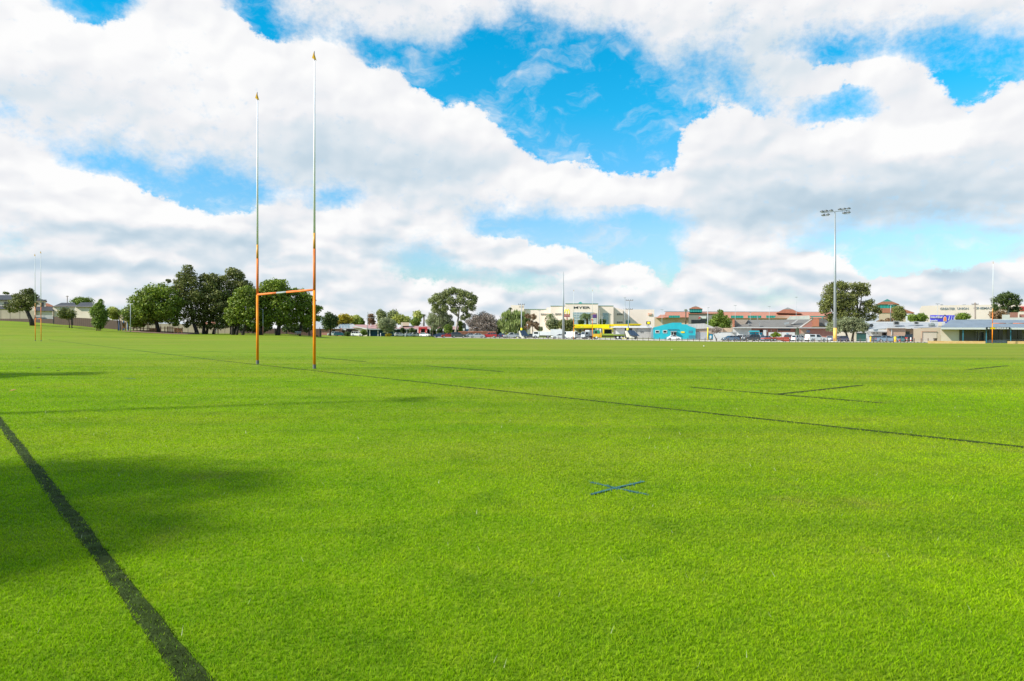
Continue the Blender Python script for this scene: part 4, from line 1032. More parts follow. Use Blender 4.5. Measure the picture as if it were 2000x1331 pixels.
bld('fence', 'long low brown fence running downhill behind the young trees', 'fence', 168, [
    ('panel*', M_FENB, [('p', [(103.5, 618.6), (140, 620), (140, 636.5), (103.5, 633)], 0, .12), ('p', [(140, 620.3), (188, 623), (188, 641), (140, 637)], .02, .12), ('p', [(188, 623), (238, 627), (238, 646), (188, 641)], 0, .12)]),
    ('post*', M_DKM, [('b', u, v, u + .8, v + 16, -.06, .2) for u, v in ((103.5, 618.4), (140, 619.8), (188, 622.6), (237, 627))])])
bld('fence', 'cream boundary fence behind the wooden playground', 'fence', 178, [
    ('panel', M_FENC, [('p', [(236, 629), (300, 632), (460, 636), (460, 660), (236, 652)], 0, .15)])])
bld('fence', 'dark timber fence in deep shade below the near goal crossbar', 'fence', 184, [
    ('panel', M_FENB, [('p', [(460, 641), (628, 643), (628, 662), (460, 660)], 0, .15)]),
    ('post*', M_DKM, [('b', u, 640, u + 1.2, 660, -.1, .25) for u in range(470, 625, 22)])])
bld('house', 'red tiled cottage half hidden behind the clump of gum trees', 'house', 196, [
    ('wall', M_CREAM2, [('b', 386, 636, 428, 660, 0, 6)]), ('roof', M_TERR, [('r', ((383, 637), (431, 637)), ((392, 629), (422, 629)), -.5, 3)]),
    ('window', M_GLASS, [('b', 396, 640, 402, 647, -.06, .1)])])
bld('house', 'grey roofed brick house left of the dark evergreen beside the parked white wagon', 'house', 285, [
    ('wall', M_BRICKR, [('b', 612, 641.5, 668, 659, 0, 12)]),
    ('roof', M_LROOF, [('r', ((608, 642.5), (664, 642.5)), ((622, 631), (652, 631)), -.8, 6)]),
    ('window*', M_GLASS, [('b', 618, 645, 625, 651, -.06, .1), ('b', 648, 645, 655, 651, -.06, .1)])])
bld('house', 'brick house with solar panels on its light grey roof', 'house', 292, [
    ('wall', M_BRICKT, [('b', 660, 641.5, 702, 658.5, 0, 12)]),
    ('roof', M_LROOF, [('r', ((655, 642.5), (707, 642.5)), ((664, 632.5), (688, 632.5)), -.8, 6)]),
    ('solar_panel*', M_GLASSB, [('p', [(661 + k * 6, 641), (666 + k * 6, 641), (667.5 + k * 4.8, 633.8), (663.5 + k * 4.8, 633.8)], -1.6, .1) for k in range(4)]),
    ('carport_roof', M_WHITE, [('b', 656, 643, 676, 645, -5, 4)]),
    ('carport_post*', M_WHITE, [('b', 657, 645, 657.7, 658, -4.9, .2), ('b', 674, 645, 674.7, 658, -4.9, .2)]),
    ('window', M_GLASS, [('b', 680, 645, 688, 651, -.06, .1)])])
# pink roofed clubrooms
bld('clubrooms', 'long low building with a faded pink roof and deep blue walls', 'building', 276, [
    ('wall', M_BLUEW, [('b', 716, 643, 770, 659, 0, 14), ('b', 770, 643, 980, 659.5, 1.5, 12)]),
    ('gable', M_CREAM, [('p', [(692, 640), (718, 644), (718, 659), (700, 659), (700, 645), (692, 643)], -1.2, 3)]),
    ('roof', M_PROOF, [('r', ((688, 641), (778, 643.2)), ((694, 634.5), (772, 635)), -1.5, 7), ('r', ((776, 643), (866, 643.5)), ((784, 637), (862, 637.2)), -1, 7), ('r', ((862, 643.5), (900, 644)), ((864, 638), (898, 638)), -1, 6)]),
    ('fascia', M_GREYM, [('b', 718, 642.4, 776, 644.6, -1.8, .2), ('b', 776, 642.6, 866, 643.8, -1.5, .2)]),
    ('verge', M_WHITE, [('p', [(690, 636.5), (718, 641.8), (718, 643.4), (690, 638.3)], -2, .3)]),
    ('rooftop_box*', M_CREAM2, [('b', 783, 630, 799, 637, 3, 4), ('b', 733, 632, 741, 635.4, 4, 3)]),
    ('chimney*', M_WALLW, [('b', 822.5, 631.5, 826.5, 638, 2, 1), ('b', 723.6, 632.5, 725, 637, 2, .8), ('b', 784.4, 631, 786, 640, 0, .4)]),
    ('column*', M_WALLW, [('b', 721, 644.6, 723, 657, -.9, .4), ('b', 737.6, 644.6, 738.8, 657, -.9, .3), ('b', 786.8, 643.8, 788, 657, -1.0, .3), ('b', 794, 643.8, 795, 657, -1.0, .3)]),
    ('window*', M_GLASSB, [('b', 768, 648, 771, 654, -.1 + 0, .2), ('b', 771.8, 648, 774.5, 654, 1.3, .2), ('b', 789, 645, 793, 646.6, 1.3, .2)]),
    ('entrance_arch', M_REDP, [('b', 817.5, 640, 822.5, 655, -4, 3), ('b', 830, 640, 834.6, 655, -4, 3), ('b', 817.5, 639.4, 834.6, 642.5, -4.1, 3.2)]),
    ('entrance_door', M_GLASS, [('b', 823, 644, 829.6, 657, -2, .2)]),
    ('lamp*', M_WHITE, [('b', 820.4, 646.6, 821.8, 648.4, -4.3, .3), ('b', 832, 646.6, 833.4, 648.4, -4.3, .3)]),
    ('side_panel', M_WALLW, [('b', 815, 643.5, 817.3, 653, -2.5, .5)])])
bld('fence', 'low brown brick wall under the leafless grey tree', 'wall', 232, [('panel', M_WOOD, [('b', 895, 648.6, 968, 655, 0, .3)]), ('rail', M_BRICKO, [('b', 895, 648, 968, 649.2, -.1, .5)])])
bld('shed', 'small dark shed with a white board right of the eucalyptus trunk', 'shed', 262, [('wall', M_DKM, [('p', [(903, 634), (906.5, 630), (910, 634), (910, 650), (903, 650)], 0, 3)]), ('notice', M_WHITE, [('b', 903.5, 642, 907.5, 646, -.1, .1)])])

# department store
MY = 520
bld('department_store', 'huge pale pink department store with stepped flat roofs and dark roof lettering', 'department store', MY, [
    ('central_block', M_PINK, [('p', [(1104, 594.6), (1104, 593.4), (1168, 593.8), (1168, 652), (1104, 652)], 0, 60)]),
    ('left_wing', M_PINK, [('b', 1075, 598, 1104.5, 652, 6, 50), ('b', 1067, 601.5, 1075.5, 652, 9, 45), ('b', 1022, 604.4, 1068, 652, 12, 45), ('b', 997.5, 596.6, 1023.5, 652, 10, 30)]),
    ('right_wing', M_PINK, [('b', 1168, 597.6, 1198, 652, 4, 55), ('b', 1216, 604.8, 1277.5, 652, 30, 50)]),
    ('side_wall', M_PINK, [('p', [(1198, 600), (1205, 602), (1216.5, 605.4), (1216.5, 652), (1198, 652)], 16, 40)]),
    ('parapet', M_GREENR, [('b', 1104, 593, 1168.6, 593.7, -.3, .5), ('b', 1075, 597.6, 1104, 598.3, 5.7, .5), ('b', 1168.2, 597.2, 1198.4, 597.9, 3.7, .5), ('b', 1022, 604, 1067, 604.7, 11.7, .5)]),
    ('roof_dome', M_GREENR, [('p', [(1129.5, 593), (1131, 591), (1133.6, 589.8), (1136, 591), (1137.6, 593)], 14, 6)]),
    ('display_window', M_GLASSB, [('b', 1118.6, 610.4, 1159, 646, -.25, .6)]),
    ('display_window>mullion', M_WHITE, [('b', 1118.6 + k * 6.7, 610.4, 1119.2 + k * 6.7, 646, -.4, .3) for k in range(1, 6)] + [('b', 1120, v, 1159, v + .7, -.45, .3) for v in (614.6, 619.4, 624.4)]),
    ('tall_window', M_GLASSB, [('b', 1177, 612, 1188.6, 640, 3.75, .6)]),
    ('small_window*', M_GREYV, [('b', u, v, u + 3.2, v + 3.4, dd, .6) for (u, v, dd) in ((1205, 612.6, 15.7), (1209, 612.6, 15.7), (1213, 612.6, 15.7), (1205, 628.4, 15.7), (1209, 628.4, 15.7), (1213, 628.4, 15.7), (1084.5, 612.2, 5.7), (1088.7, 612.2, 5.7), (1092.8, 612.2, 5.7), (1056.4, 612.6, 11.7), (1060.8, 612.6, 11.7), (1065, 612.6, 11.7))]),
    ('service_door', M_GREENR, [('b', 1223, 626, 1230.6, 640, 29.6, .6)])])
ds = [o for o in COL.objects if o.name.startswith('department_store')][0]
text_part('lettering', 'MYER', 1120, 599.0, 1153, 603.4, MY - .1, mat('dark sign letters', (0.05, 0.05, 0.055), .6), ds, .02)
_m = mat('pale orange sign', (0.85, 0.45, 0.30), .7)
_s = MB().pbox(1265.5, 612, 1273, 616.4, MY + 29.4, .3).build('wall_sign', _m, ds)
text_part('sign_text', 'TARGET', 1266, 613.2, 1272.4, 615.4, MY + 29.2, M_WHITE, _s)

# terracotta roofed mall
bld('shopping_mall', 'long low shopping mall with a terracotta roof, green glazing strips and roof lanterns', 'shopping mall', 400, [
    ('wall', M_CREAM2, [('b', 1278, 619.5, 1345, 652, 0, 40), ('b', 1398, 621, 1560, 655, 0, 40), ('b', 1560, 622, 1625, 655, 4, 40)]),
    ('roof', M_TERR, [('r', ((1281, 621.4), (1300, 621.6)), ((1290, 615), (1300, 615)), -2, 8), ('r', ((1296, 620.4), (1345, 620.4)), ((1300, 609.6), (1345, 609.6)), -1.6, 20), ('r', ((1345, 614), (1400, 614)), ((1345, 609.6), (1400, 609.6)), -1.4, 20), ('r', ((1398, 622), (1625, 622.4)), ((1398, 609.8), (1625, 609.8)), -1.6, 20)]),
    ('ridge', M_GREYM, [('b', 1297, 608.8, 1625, 610, 18, .8)]),
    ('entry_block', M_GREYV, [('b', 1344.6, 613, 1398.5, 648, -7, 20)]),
    ('entry_parapet', M_TERR, [('b', 1343.6, 612.4, 1399.5, 613.6, -7.4, 1)]),
    ('entry_glazing', M_GLASS, [('b', 1350, 625, 1382, 632, -7.3, .5)]),
    ('glazing*', M_GLAZ, [('b', 1306, 616.6, 1328, 621, -4.6, 2), ('b', 1427.5, 616.8, 1452, 621.6, -4.6, 2), ('b', 1460.5, 616.8, 1487, 621.6, -4.6, 2), ('b', 1496.5, 616.8, 1515, 621.4, -4.6, 2)]),
    ('lantern', M_GLAZ, [('b', 1346.5, 603.6, 1371.5, 610, 2, 10)]),
    ('lantern>roof', M_TERR, [('p', [(1345.4, 603.8), (1353, 599.8), (1364, 599.8), (1372.6, 603.8)], 1.6, 10)]),
    ('lantern>cap', M_GREYM, [('p', [(1353, 600), (1358.6, 597.6), (1364, 600)], 1.8, 8)]),
    ('pyramid_roof', M_TERR, [('p', [(1516, 611.8), (1530, 604.6), (1548, 604.6), (1566, 613)], 8, 14)]),
    ('pyramid_roof>cap', M_GREYM, [('p', [(1529.6, 605), (1538.6, 600.8), (1548.6, 605)], 8.2, 12)]),
    ('pyramid_roof>hip_panel', M_BRICKT, [('p', [(1512, 621.8), (1518, 616.8), (1545, 616.8), (1540, 621.8)], -5, .5)]),
    ('white_canopy', M_WALLW, [('p', [(1536, 624.6), (1543, 618), (1581, 616.6), (1582, 624.6)], -9, 6)]),
    ('portal', M_GREENR, [('b', 1582.5, 617.6, 1612, 619.6, -5, 3), ('b', 1585, 619.6, 1587, 626, -5, 3), ('b', 1605, 619.6, 1607, 626, -5, 3)])])
mall = [o for o in COL.objects if o.name.startswith('shopping_mall')][0]
_s = MB().pbox(1366, 618, 1379.5, 622.6, 392.4, .3).build('sign', M_WHITE, mall)
MB().ppoly([(1363.5, 623), (1365, 620), (1368, 619), (1369.5, 620.5), (1367, 621), (1366, 623)], 392.1, .2).build('logo', M_REDP, mall)

# far roof lantern and cinema
bld('roof_lantern', 'green glazed octagonal roof lantern with a pyramid cap above the trees', 'roof tower', 300, [
    ('glazing', M_GLAZ, [('b', 1712, 594.6, 1752, 602.4, 0, 9)]),
    ('roof', M_TERR, [('p', [(1711, 594.8), (1723, 589.4), (1743, 589.4), (1757, 594.8)], -.3, 10)]),
    ('cap', M_GREENR, [('p', [(1722.6, 589.6), (1733, 584.4), (1743.6, 589.6)], -.1, 8)]),
    ('lower_roof', M_TERR, [('p', [(1712, 611.4), (1716, 602.4), (1752, 602.4), (1766, 611.4)], -.2, 12)]),
    ('wall', M_CREAM2, [('b', 1716, 611, 1770, 655, 0, 12)]),
    ('side_roof', M_TERR, [('p', [(1758, 612), (1764, 603.6), (1772, 606), (1786, 611), (1786, 612)], 4, 8)])])
bld('cinema', 'big blank cream cinema building with grey lettering behind the clubhouse', 'cinema', 380, [
    ('wall', M_PINK, [('p', [(1792, 655), (1796, 605), (1800, 598), (1830, 597), (1990, 595), (2080, 594), (2080, 655)], 0, 40)]),
    ('rooftop_unit*', M_GREYM, [('b', 1836.8, 594.4, 1842, 597.4, 3, 3), ('b', 1880, 595, 1886.6, 597, 3, 3)]),
    ('red_panel', M_REDP, [('b', 1992, 599, 2080, 608, -.3, .4)])])
cin = [o for o in COL.objects if o.name.startswith('cinema')][0]
M_GL = mat('grey sign letters', (0.22, 0.25, 0.30), .6)
text_part('lettering', 'GREATER', 1836, 601.2, 1865.5, 605.6, 379.9, M_GL, cin, .015)
text_part('lettering', 'UNION', 1869.5, 600.8, 1891.5, 605.2, 379.9, M_GL, cin, .015)
text_part('lettering', 'CINEMAS', 1901.5, 600.0, 1937, 604.4, 379.9, M_GL, cin, .015)

# service station
bld('service_station', 'yellow canopied service station in front of the department store', 'service station', 262, [
    ('canopy', M_YEL, [('p', [(1113, 634), (1117, 633.8), (1190, 633.8), (1190, 641), (1119, 641.2)], 0, 12)]),
    ('canopy_end', M_ORY, [('b', 1190, 633.6, 1250, 637.6, .5, 10), ('b', 1228, 632.8, 1253, 634.4, .2, 8)]),
    ('column*', M_YEL, [('b', 1121.4, 641, 1122.6, 660, 2, .5), ('b', 1157.6, 641, 1158.6, 660, 2, .5), ('b', 1195.5, 641, 1199, 650, 1, .8)]),
    ('shop', M_WALLW, [('b', 1123, 641.3, 1162, 660, 6, 8)]),
    ('shop_fascia', M_REDP, [('b', 1141, 643.4, 1160, 645.2, 5.6, .4), ('b', 1141, 645, 1144, 652, 5.6, .4)]),
    ('shop_window*', M_GLASS, [('b', 1130.8, 644, 1135, 648, 5.8, .4), ('b', 1145, 645.4, 1156, 648.6, 5.8, .4)]),
    ('side_bay', M_ORY, [('b', 1176, 641.2, 1196.5, 643.4, -.5, 3), ('b', 1177, 643, 1180, 652, -.5, 3)]),
    ('bay_glass', M_GLASS, [('b', 1180, 643.6, 1195, 652, 1, .4)])])
bld('workshop', 'low grey workshop with white roller doors right of the yellow canopy', 'building', 240, [
    ('wall', M_WALLG, [('b', 1244.5, 640.6, 1272.5, 661, -1.5, 10)]),
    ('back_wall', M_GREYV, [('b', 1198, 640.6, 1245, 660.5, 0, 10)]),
    ('roof', M_WROOF, [('r', ((1197, 640.8), (1275, 641)), ((1199, 637.2), (1273, 637.2)), -2.2, 6)]),
    ('roller_door*', M_WHITE, [('b', 1202.5, 641.4, 1220, 653, -.15, .2), ('b', 1235, 641, 1244.3, 653, -.15, .2)]),
    ('opening*', M_GLASS, [('b', 1220.3, 641.6, 1234.6, 650, -.1, .2)]),
    ('window*', M_GLASS, [('b', 1251.4, 647.4, 1252.8, 650.6, -1.6, .2), ('b', 1255, 647.4, 1256.4, 650.6, -1.6, .2)]),
    ('rooftop_unit', M_GREYM, [('b', 1263, 635.8, 1269, 638, -1, 1)])])
tb = bld('hall', 'bright turquoise hall with a stepped gable front', 'hall', 225, [
    ('front_wall', M_TEAL, [('p', [(1276, 662.4), (1276, 640), (1286, 637.4), (1300, 633.6), (1313, 630.6), (1331, 630.6), (1332, 633.6), (1342, 634.4), (1345, 637), (1358.6, 641.4), (1358.6, 663)], 0, .5)]),
    ('side_wall', M_WALLW, [('p', [(1271, 661), (1271, 642.4), (1276, 641), (1276, 661)], .3, 12)]),
    ('roof', M_WROOF, [('p', [(1282, 641), (1290, 636.4), (1296, 635.2), (1376, 632), (1398, 641), (1358, 643)], .6, 14)]),
    ('plinth', M_TEALD, [('b', 1345, 655.4, 1358.4, 662.8, -.04, .1)]),
    ('window', M_GLASS, [('b', 1280.6, 646.4, 1287, 650.2, -.06, .2)]),
    ('window>frame', M_WHITE, [('b', 1279.6, 645.4, 1288, 646.4, -.1, .2), ('b', 1279.6, 650.2, 1288, 651.2, -.1, .2), ('b', 1279.6, 646.4, 1280.6, 650.2, -.1, .2), ('b', 1287, 646.4, 1288, 650.2, -.1, .2)]),
    ('second_window', M_GLASS, [('b', 1295.6, 646.2, 1302, 650.2, -.06, .2)]),
    ('second_window>frame', M_WHITE, [('b', 1294.6, 645.2, 1303, 646.2, -.1, .2), ('b', 1294.6, 650.2, 1303, 651.2, -.1, .2), ('b', 1294.6, 646.2, 1295.6, 650.2, -.1, .2), ('b', 1302, 646.2, 1303, 650.2, -.1, .2)]),
    ('door', M_GLASS, [('b', 1311, 649.4, 1320.6, 659, -.08, .2)]),
    ('door>frame', M_WHITE, [('b', 1314.6, 649.4, 1315.8, 659, -.12, .2), ('b', 1310.2, 649.4, 1311, 659, -.12, .2)]),
    ('awning', M_GREYM, [('b', 1309.6, 647, 1322, 648.8, -.9, .9)]),
    ('oval_sign', M_ORY, [('p', [(1333.5 + 4.2 * math.cos(a * .524), 649.2 + 1.7 * math.sin(a * .524)) for a in range(12)], -.1, .1)]),
    ('shutter', M_TEALD, [('b', 1345, 646, 1353, 650.8, -.05, .1)]),
    ('ledge', M_TEALD, [('b', 1304, 643.4, 1326, 644.2, -.2, .2)])])
bld('annex', 'brown brick annex with a grey roller door joined to the turquoise hall', 'building', 226, [
    ('wall', M_BRICKB, [('b', 1358.8, 641.2, 1412, 660, 0, 8)]),
    ('door', M_ROLL, [('b', 1359, 649.4, 1383, 663.2, -.3, .3)]),
    ('right_wall', M_CREAM2, [('b', 1412.4, 641, 1430.5, 652, .6, 6)])])
bld('boundary_wall', 'long white boundary wall behind the small leafless tree', 'wall', 210, [
    ('panel', M_WALLW, [('b', 1392.5, 649.6, 1431, 665, 0, .3)]), ('rail', M_WALLG, [('b', 1392.5, 649, 1431, 649.7, -.05, .4)])])
# brick shops with the big grey roof
bld('shops', 'old brick shops under one broad grey corrugated roof', 'shops', 214, [
    ('side_wall', M_BRICKO, [('b', 1430.4, 624.2, 1434.6, 640.4, -1.2, 12)]),
    ('parapet_wall', M_BRICKB, [('p', [(1434.7, 624.6), (1462, 624.6), (1450, 640), (1434.7, 640)], 2, 4)]),
    ('roof', M_CORR, [('r', ((1434.6, 640.2), (1562, 640.6)), ((1462, 625.2), (1586, 624.2)), -1.5, 8)]),
    ('barge', M_WHITE, [('p', [(1558.6, 641), (1584.6, 623.4), (1586.6, 623.6), (1562.6, 641.2)], -1.7, .4)]),
    ('skylight', M_WROOF, [('p', [(1544, 633.6), (1556, 624.8), (1560, 624.8), (1549, 633.6)], -1.2 + 2.2, 1)]),
    ('fascia', M_WHITE, [('b', 1431, 640, 1556, 641.3, -1.8, .3)]),
    ('wall', M_WALLW, [('b', 1431, 641.3, 1467.5, 661, 0, 10)]),
    ('brick_wall', M_BRICKR, [('b', 1467.6, 641.3, 1554, 661, .2, 10)]),
    ('dark_opening*', M_GLASS, [('b', 1483.6, 644.8, 1490.4, 649, -.05, .2), ('b', 1520, 643, 1544, 646.4, 0, .2)]),
    ('lattice', M_WALLW, [('b', 1498, 644, 1499, 649, -.1, .2), ('b', 1505.6, 644, 1506.6, 649, -.1, .2), ('b', 1518, 644, 1519, 649, -.1, .2)]),
    ('roof_vent*', M_GREYM, [('p', [(1531, 634), (1533, 630), (1541, 629.4), (1541, 633), (1536, 633.4), (1535, 635)], -1, .8), ('b', 1461.4, 631.4, 1463, 635, 0, .8), ('b', 1478.6, 617.6, 1480.4, 625, 8, .8)]),
    ('flue', M_GREYM, [('b', 1482.6, 630.6, 1484, 637, -1, .5)]),
    ('green_wall', mat('pale green paint', (0.33, 0.47, 0.33), .8, 0, .15, 1), [('b', 1554, 641.2, 1560.6, 661, -.4, 6)])])
bld('tavern', 'red brick tavern with a raised orange brick parapet', 'building', 212, [
    ('wall', M_BRICKR, [('b', 1560.8, 642, 1634, 665, 0, 9)]),
    ('parapet', M_BRICKO, [('p', [(1586.6, 638), (1586.6, 625), (1588.6, 622.8), (1597, 622.6), (1599.6, 624), (1599.6, 638)], -.6, 2)]),
    ('gable', M_BRICKR, [('p', [(1566, 639.6), (1586.4, 625.6), (1586.4, 639.6)], -.3, 1.5)]),
    ('low_roof', M_CORR, [('p', [(1599.8, 638), (1599.8, 623), (1612, 623.6), (1628, 638)], 2, 6)]),
    ('verandah_roof', M_WALLG, [('b', 1560.8, 639.6, 1636, 641.9, -1.2, 2)]),
    ('mural', M_BRICKT, [('b', 1564, 643, 1578, 653, -.06, .1)]),
    ('mural_sign*', mat('blue grey mural paint', (0.2, 0.24, 0.33), .8, 0, .4, 2), [('b', 1575, 645, 1582, 650, -.1, .1)]),
    ('lower_wall', M_GREYV, [('b', 1561, 652, 1586, 665, -.1, .3)]),
    ('rooftop_unit', M_GREYM, [('b', 1611, 630.4, 1616, 637, 1, 1.4)])])
bld('shop_fence', 'white painted fence around the shop yard behind the round bush', 'fence', 204, [
    ('panel*', M_WALLW, [('b', 1501, 649.6, 1526, 661, 0, .15), ('b', 1526.5, 649.4, 1552.6, 662, -.3, .15), ('b', 1490.6, 645, 1496.6, 661, -.3, .15)]),
    ('lettering', M_WINB, [('p', [(1535, 652.6), (1537, 651.4), (1541, 652.6), (1540, 653.6), (1538, 653.2)], -.4, .05)])])
bld('awning', 'bright blue market awning beside the dark grey four-wheel drive', 'awning', 205, [
    ('canopy', M_TEAL, [('p', [(1461.6, 648.6), (1465, 646), (1483, 646.2), (1483.6, 648.6)], -2, 2.6)]),
    ('post*', M_WHITE, [('b', 1462, 648.6, 1462.8, 660, -2, .15), ('b', 1482.4, 648.6, 1483.2, 660, -2, .15)]),
    ('banner*', M_WINB, [('b', 1464, 649.4, 1475, 654, 0, .1), ('b', 1476, 650, 1489, 656, -.4, .1)])])
bld('bus_shelter', 'white framed shelter with a grey back behind the dark hatchback', 'shelter', 206, [
    ('roof', M_GREYM, [('b', 1428, 648.4, 1439.6, 649.4, -1.4, 2)]),
    ('post*', M_GREYM, [('b', 1429.2, 649.4, 1429.8, 664, -1.2, .12), ('b', 1438.2, 649.4, 1438.8, 664, -1.2, .12)]),
    ('panel', M_WALLW, [('b', 1430, 650, 1438, 661, .3, .08)])])
bld('display_board', 'blue and white display board beside the grey roller door', 'sign', 200, [
    ('board', mat('black frame', (0.03, 0.035, 0.05), .5), [('b', 1383.5, 652.4, 1392.5, 663.6, 0, .3)]),
    ('poster', M_WINB, [('b', 1384.6, 653.6, 1391.4, 662.4, -.05, .05)]),
    ('figure', M_WHITE, [('p', [(1386.4, 662), (1385.8, 657), (1388, 655), (1389.8, 657.4), (1389, 662)], -.09, .03)])])
# cream wall, shed, white building, tan buildings
bld('boundary_wall', 'cream wall behind the forked olive green tree', 'wall', 200, [('panel', M_CREAM, [('b', 1633.5, 648, 1673, 668, 0, .4)]), ('rail', M_WALLG, [('b', 1633.5, 647.2, 1673, 648.2, -.05, .5)])])
bld('shed', 'dark green metal shed left of the white flat roofed building', 'shed', 198, [('wall', M_FENG, [('b', 1672.6, 651, 1692, 668, 0, 4)]), ('roof', M_CORR, [('b', 1672, 650, 1692.4, 651.2, -.2, 4.4)])])
bld('office', 'white low building with a tan brick front and machinery on its flat roof', 'building', 176, [
    ('wall', M_WALLW, [('b', 1691.6, 647, 1733, 668, 0, 12)]),
    ('brick_front', M_BRICKT, [('b', 1732.6, 641.4, 1768, 668, -1.5, 10)]),
    ('recess', M_BRICKT, [('b', 1768.2, 642.4, 1785, 668, 1.5, 8)]),
    ('roof', M_LROOF, [('r', ((1695, 644.6), (1733, 642)), ((1704, 631), (1733, 631)), -.6, 7), ('r', ((1733, 641.2), (1846, 639.8)), ((1733, 631), (1846, 631)), -.4, 7)]),
    ('parapet', M_WALLW, [('b', 1703, 628.8, 1846, 631.2, 7, .6)]),
    ('fascia', M_WALLW, [('b', 1698, 643.8, 1732.4, 647.6, -.8, .4), ('b', 1732, 640.2, 1785, 641.5, -2, .4)]),
    ('awning', M_WALLG, [('b', 1699, 647.6, 1732, 649.4, -1.2, 1)]),
    ('window*', M_GLASS, [('b', 1706, 649.6, 1708, 652, -.06, .1), ('b', 1712.4, 649.6, 1714.6, 652, -.06, .1), ('b', 1723, 649.6, 1731, 656.6, -.06, .1)]),
    ('dark_door', M_GLASS, [('b', 1769, 648, 1776.6, 656, 1.4, .1)]),
    ('downpipe', M_WHITE, [('b', 1740.8, 641.6, 1742, 655.6, -1.7, .2)]),
    ('air_conditioner*', M_WALLG, [('b', 1744.6, 627, 1757, 634.4, 1, 1.5), ('b', 1785, 628, 1795.6, 633.6, 2, 1.2)], 'boxy rooftop air conditioner'),
    ('air_conditioner_grille*', M_DKM, [('b', 1747, 628.4, 1750.4, 634, .9, .1), ('b', 1751, 628.4, 1754.6, 634, .9, .1), ('b', 1787, 629.4, 1792.4, 632.4, 1.9, .1)]),
    ('flue', M_WHITE, [('b', 1768.8, 617.6, 1772.4, 631, 2, .45)]),
    ('satellite_dish', M_DKM, [('p', [(1702 + 4 * math.cos(a * .524), 636 + 3.6 * math.sin(a * .524)) for a in range(12)], -1.4, .15)]),
    ('rooftop_duct', M_GREYM, [('b', 1813, 632.6, 1826, 636.6, 1, 1), ('b', 1818, 631, 1823.6, 636, .8, 1)]),
    ('rooftop_cooler', M_CREAM, [('b', 1832.4, 630, 1839.6, 637, 1, 1)])])
bld('depot', 'tan rendered depot with a recessed garage bay beside the clubhouse', 'building', 142, [
    ('wall', M_CREAM2, [('p', [(1784, 670.6), (1784, 642.6), (1800, 641.6), (1837.4, 639.6), (1837.4, 670.6)], 0, 9)]),
    ('garage_door', mat('pale garage door', (0.60, 0.50, 0.40), .7, 0, .03, 1), [('b', 1801.4, 648.4, 1829.4, 670.4, -.05, .2)]),
    ('door_lintel', M_BRICKT, [('b', 1800.4, 647.2, 1830, 648.5, -.16, .3)]),
    ('door_jamb', M_BRICKT, [('b', 1800.4, 648.5, 1801.6, 670.4, -.14, .3)])])

# purple billboard
bb = bld('billboard', 'blue purple advertising billboard above the tan depot', 'billboard', 205, [
    ('panel', mat('blue violet poster', (0.075, 0.07, 0.62), .5, 0, .35, .25), [('b', 1816.2, 616, 1864.6, 632, 0, .5)]),
    ('post*', M_DKM, [('b', 1817, 632, 1818, 662, .6, .3), ('b', 1840, 632, 1841, 662, .6, .3), ('b', 1862, 632, 1863, 662, .6, .3)]),
    ('figure', mat('orange shirt', (0.85, 0.22, 0.08), .7), [('p', [(1843, 627), (1843.8, 620.6), (1845.6, 618.8), (1847.6, 620.4), (1848.6, 627)], -.08, .05)]),
    ('figure>outline', M_WHITE, [('p', [(1842.2, 628.2), (1843, 620), (1845.6, 617.8), (1848.4, 620), (1849.6, 628.2)], -.04, .03)]),
    ('figure>head', mat('brown hair', (0.07, 0.04, 0.03), .7), [('p', [(1845 + 1.1 * math.cos(a * .785) + .6, 616 + 1.5 * math.sin(a * .785)) for a in range(8)], -.1, .05)]),
    ('stripe', M_WHITE, [('p', [(1851.6, 626), (1854, 617.4), (1855.4, 617.4), (1853.6, 626)], -.06, .03), ('p', [(1857.6, 626), (1859, 617.4), (1859.8, 617.4), (1858.8, 626)], -.06, .03), ('p', [(1862.4, 627), (1863, 619), (1864.4, 619), (1864.4, 628)], -.06, .03)])])
text_part('slogan', 'The best of CBD and', 1817, 617.4, 1840.4, 621.8, 204.9, M_WHITE, bb, .02)
text_part('slogan', 'Supermarket', 1817, 624.6, 1831, 629.4, 204.9, M_WHITE, bb, .02)

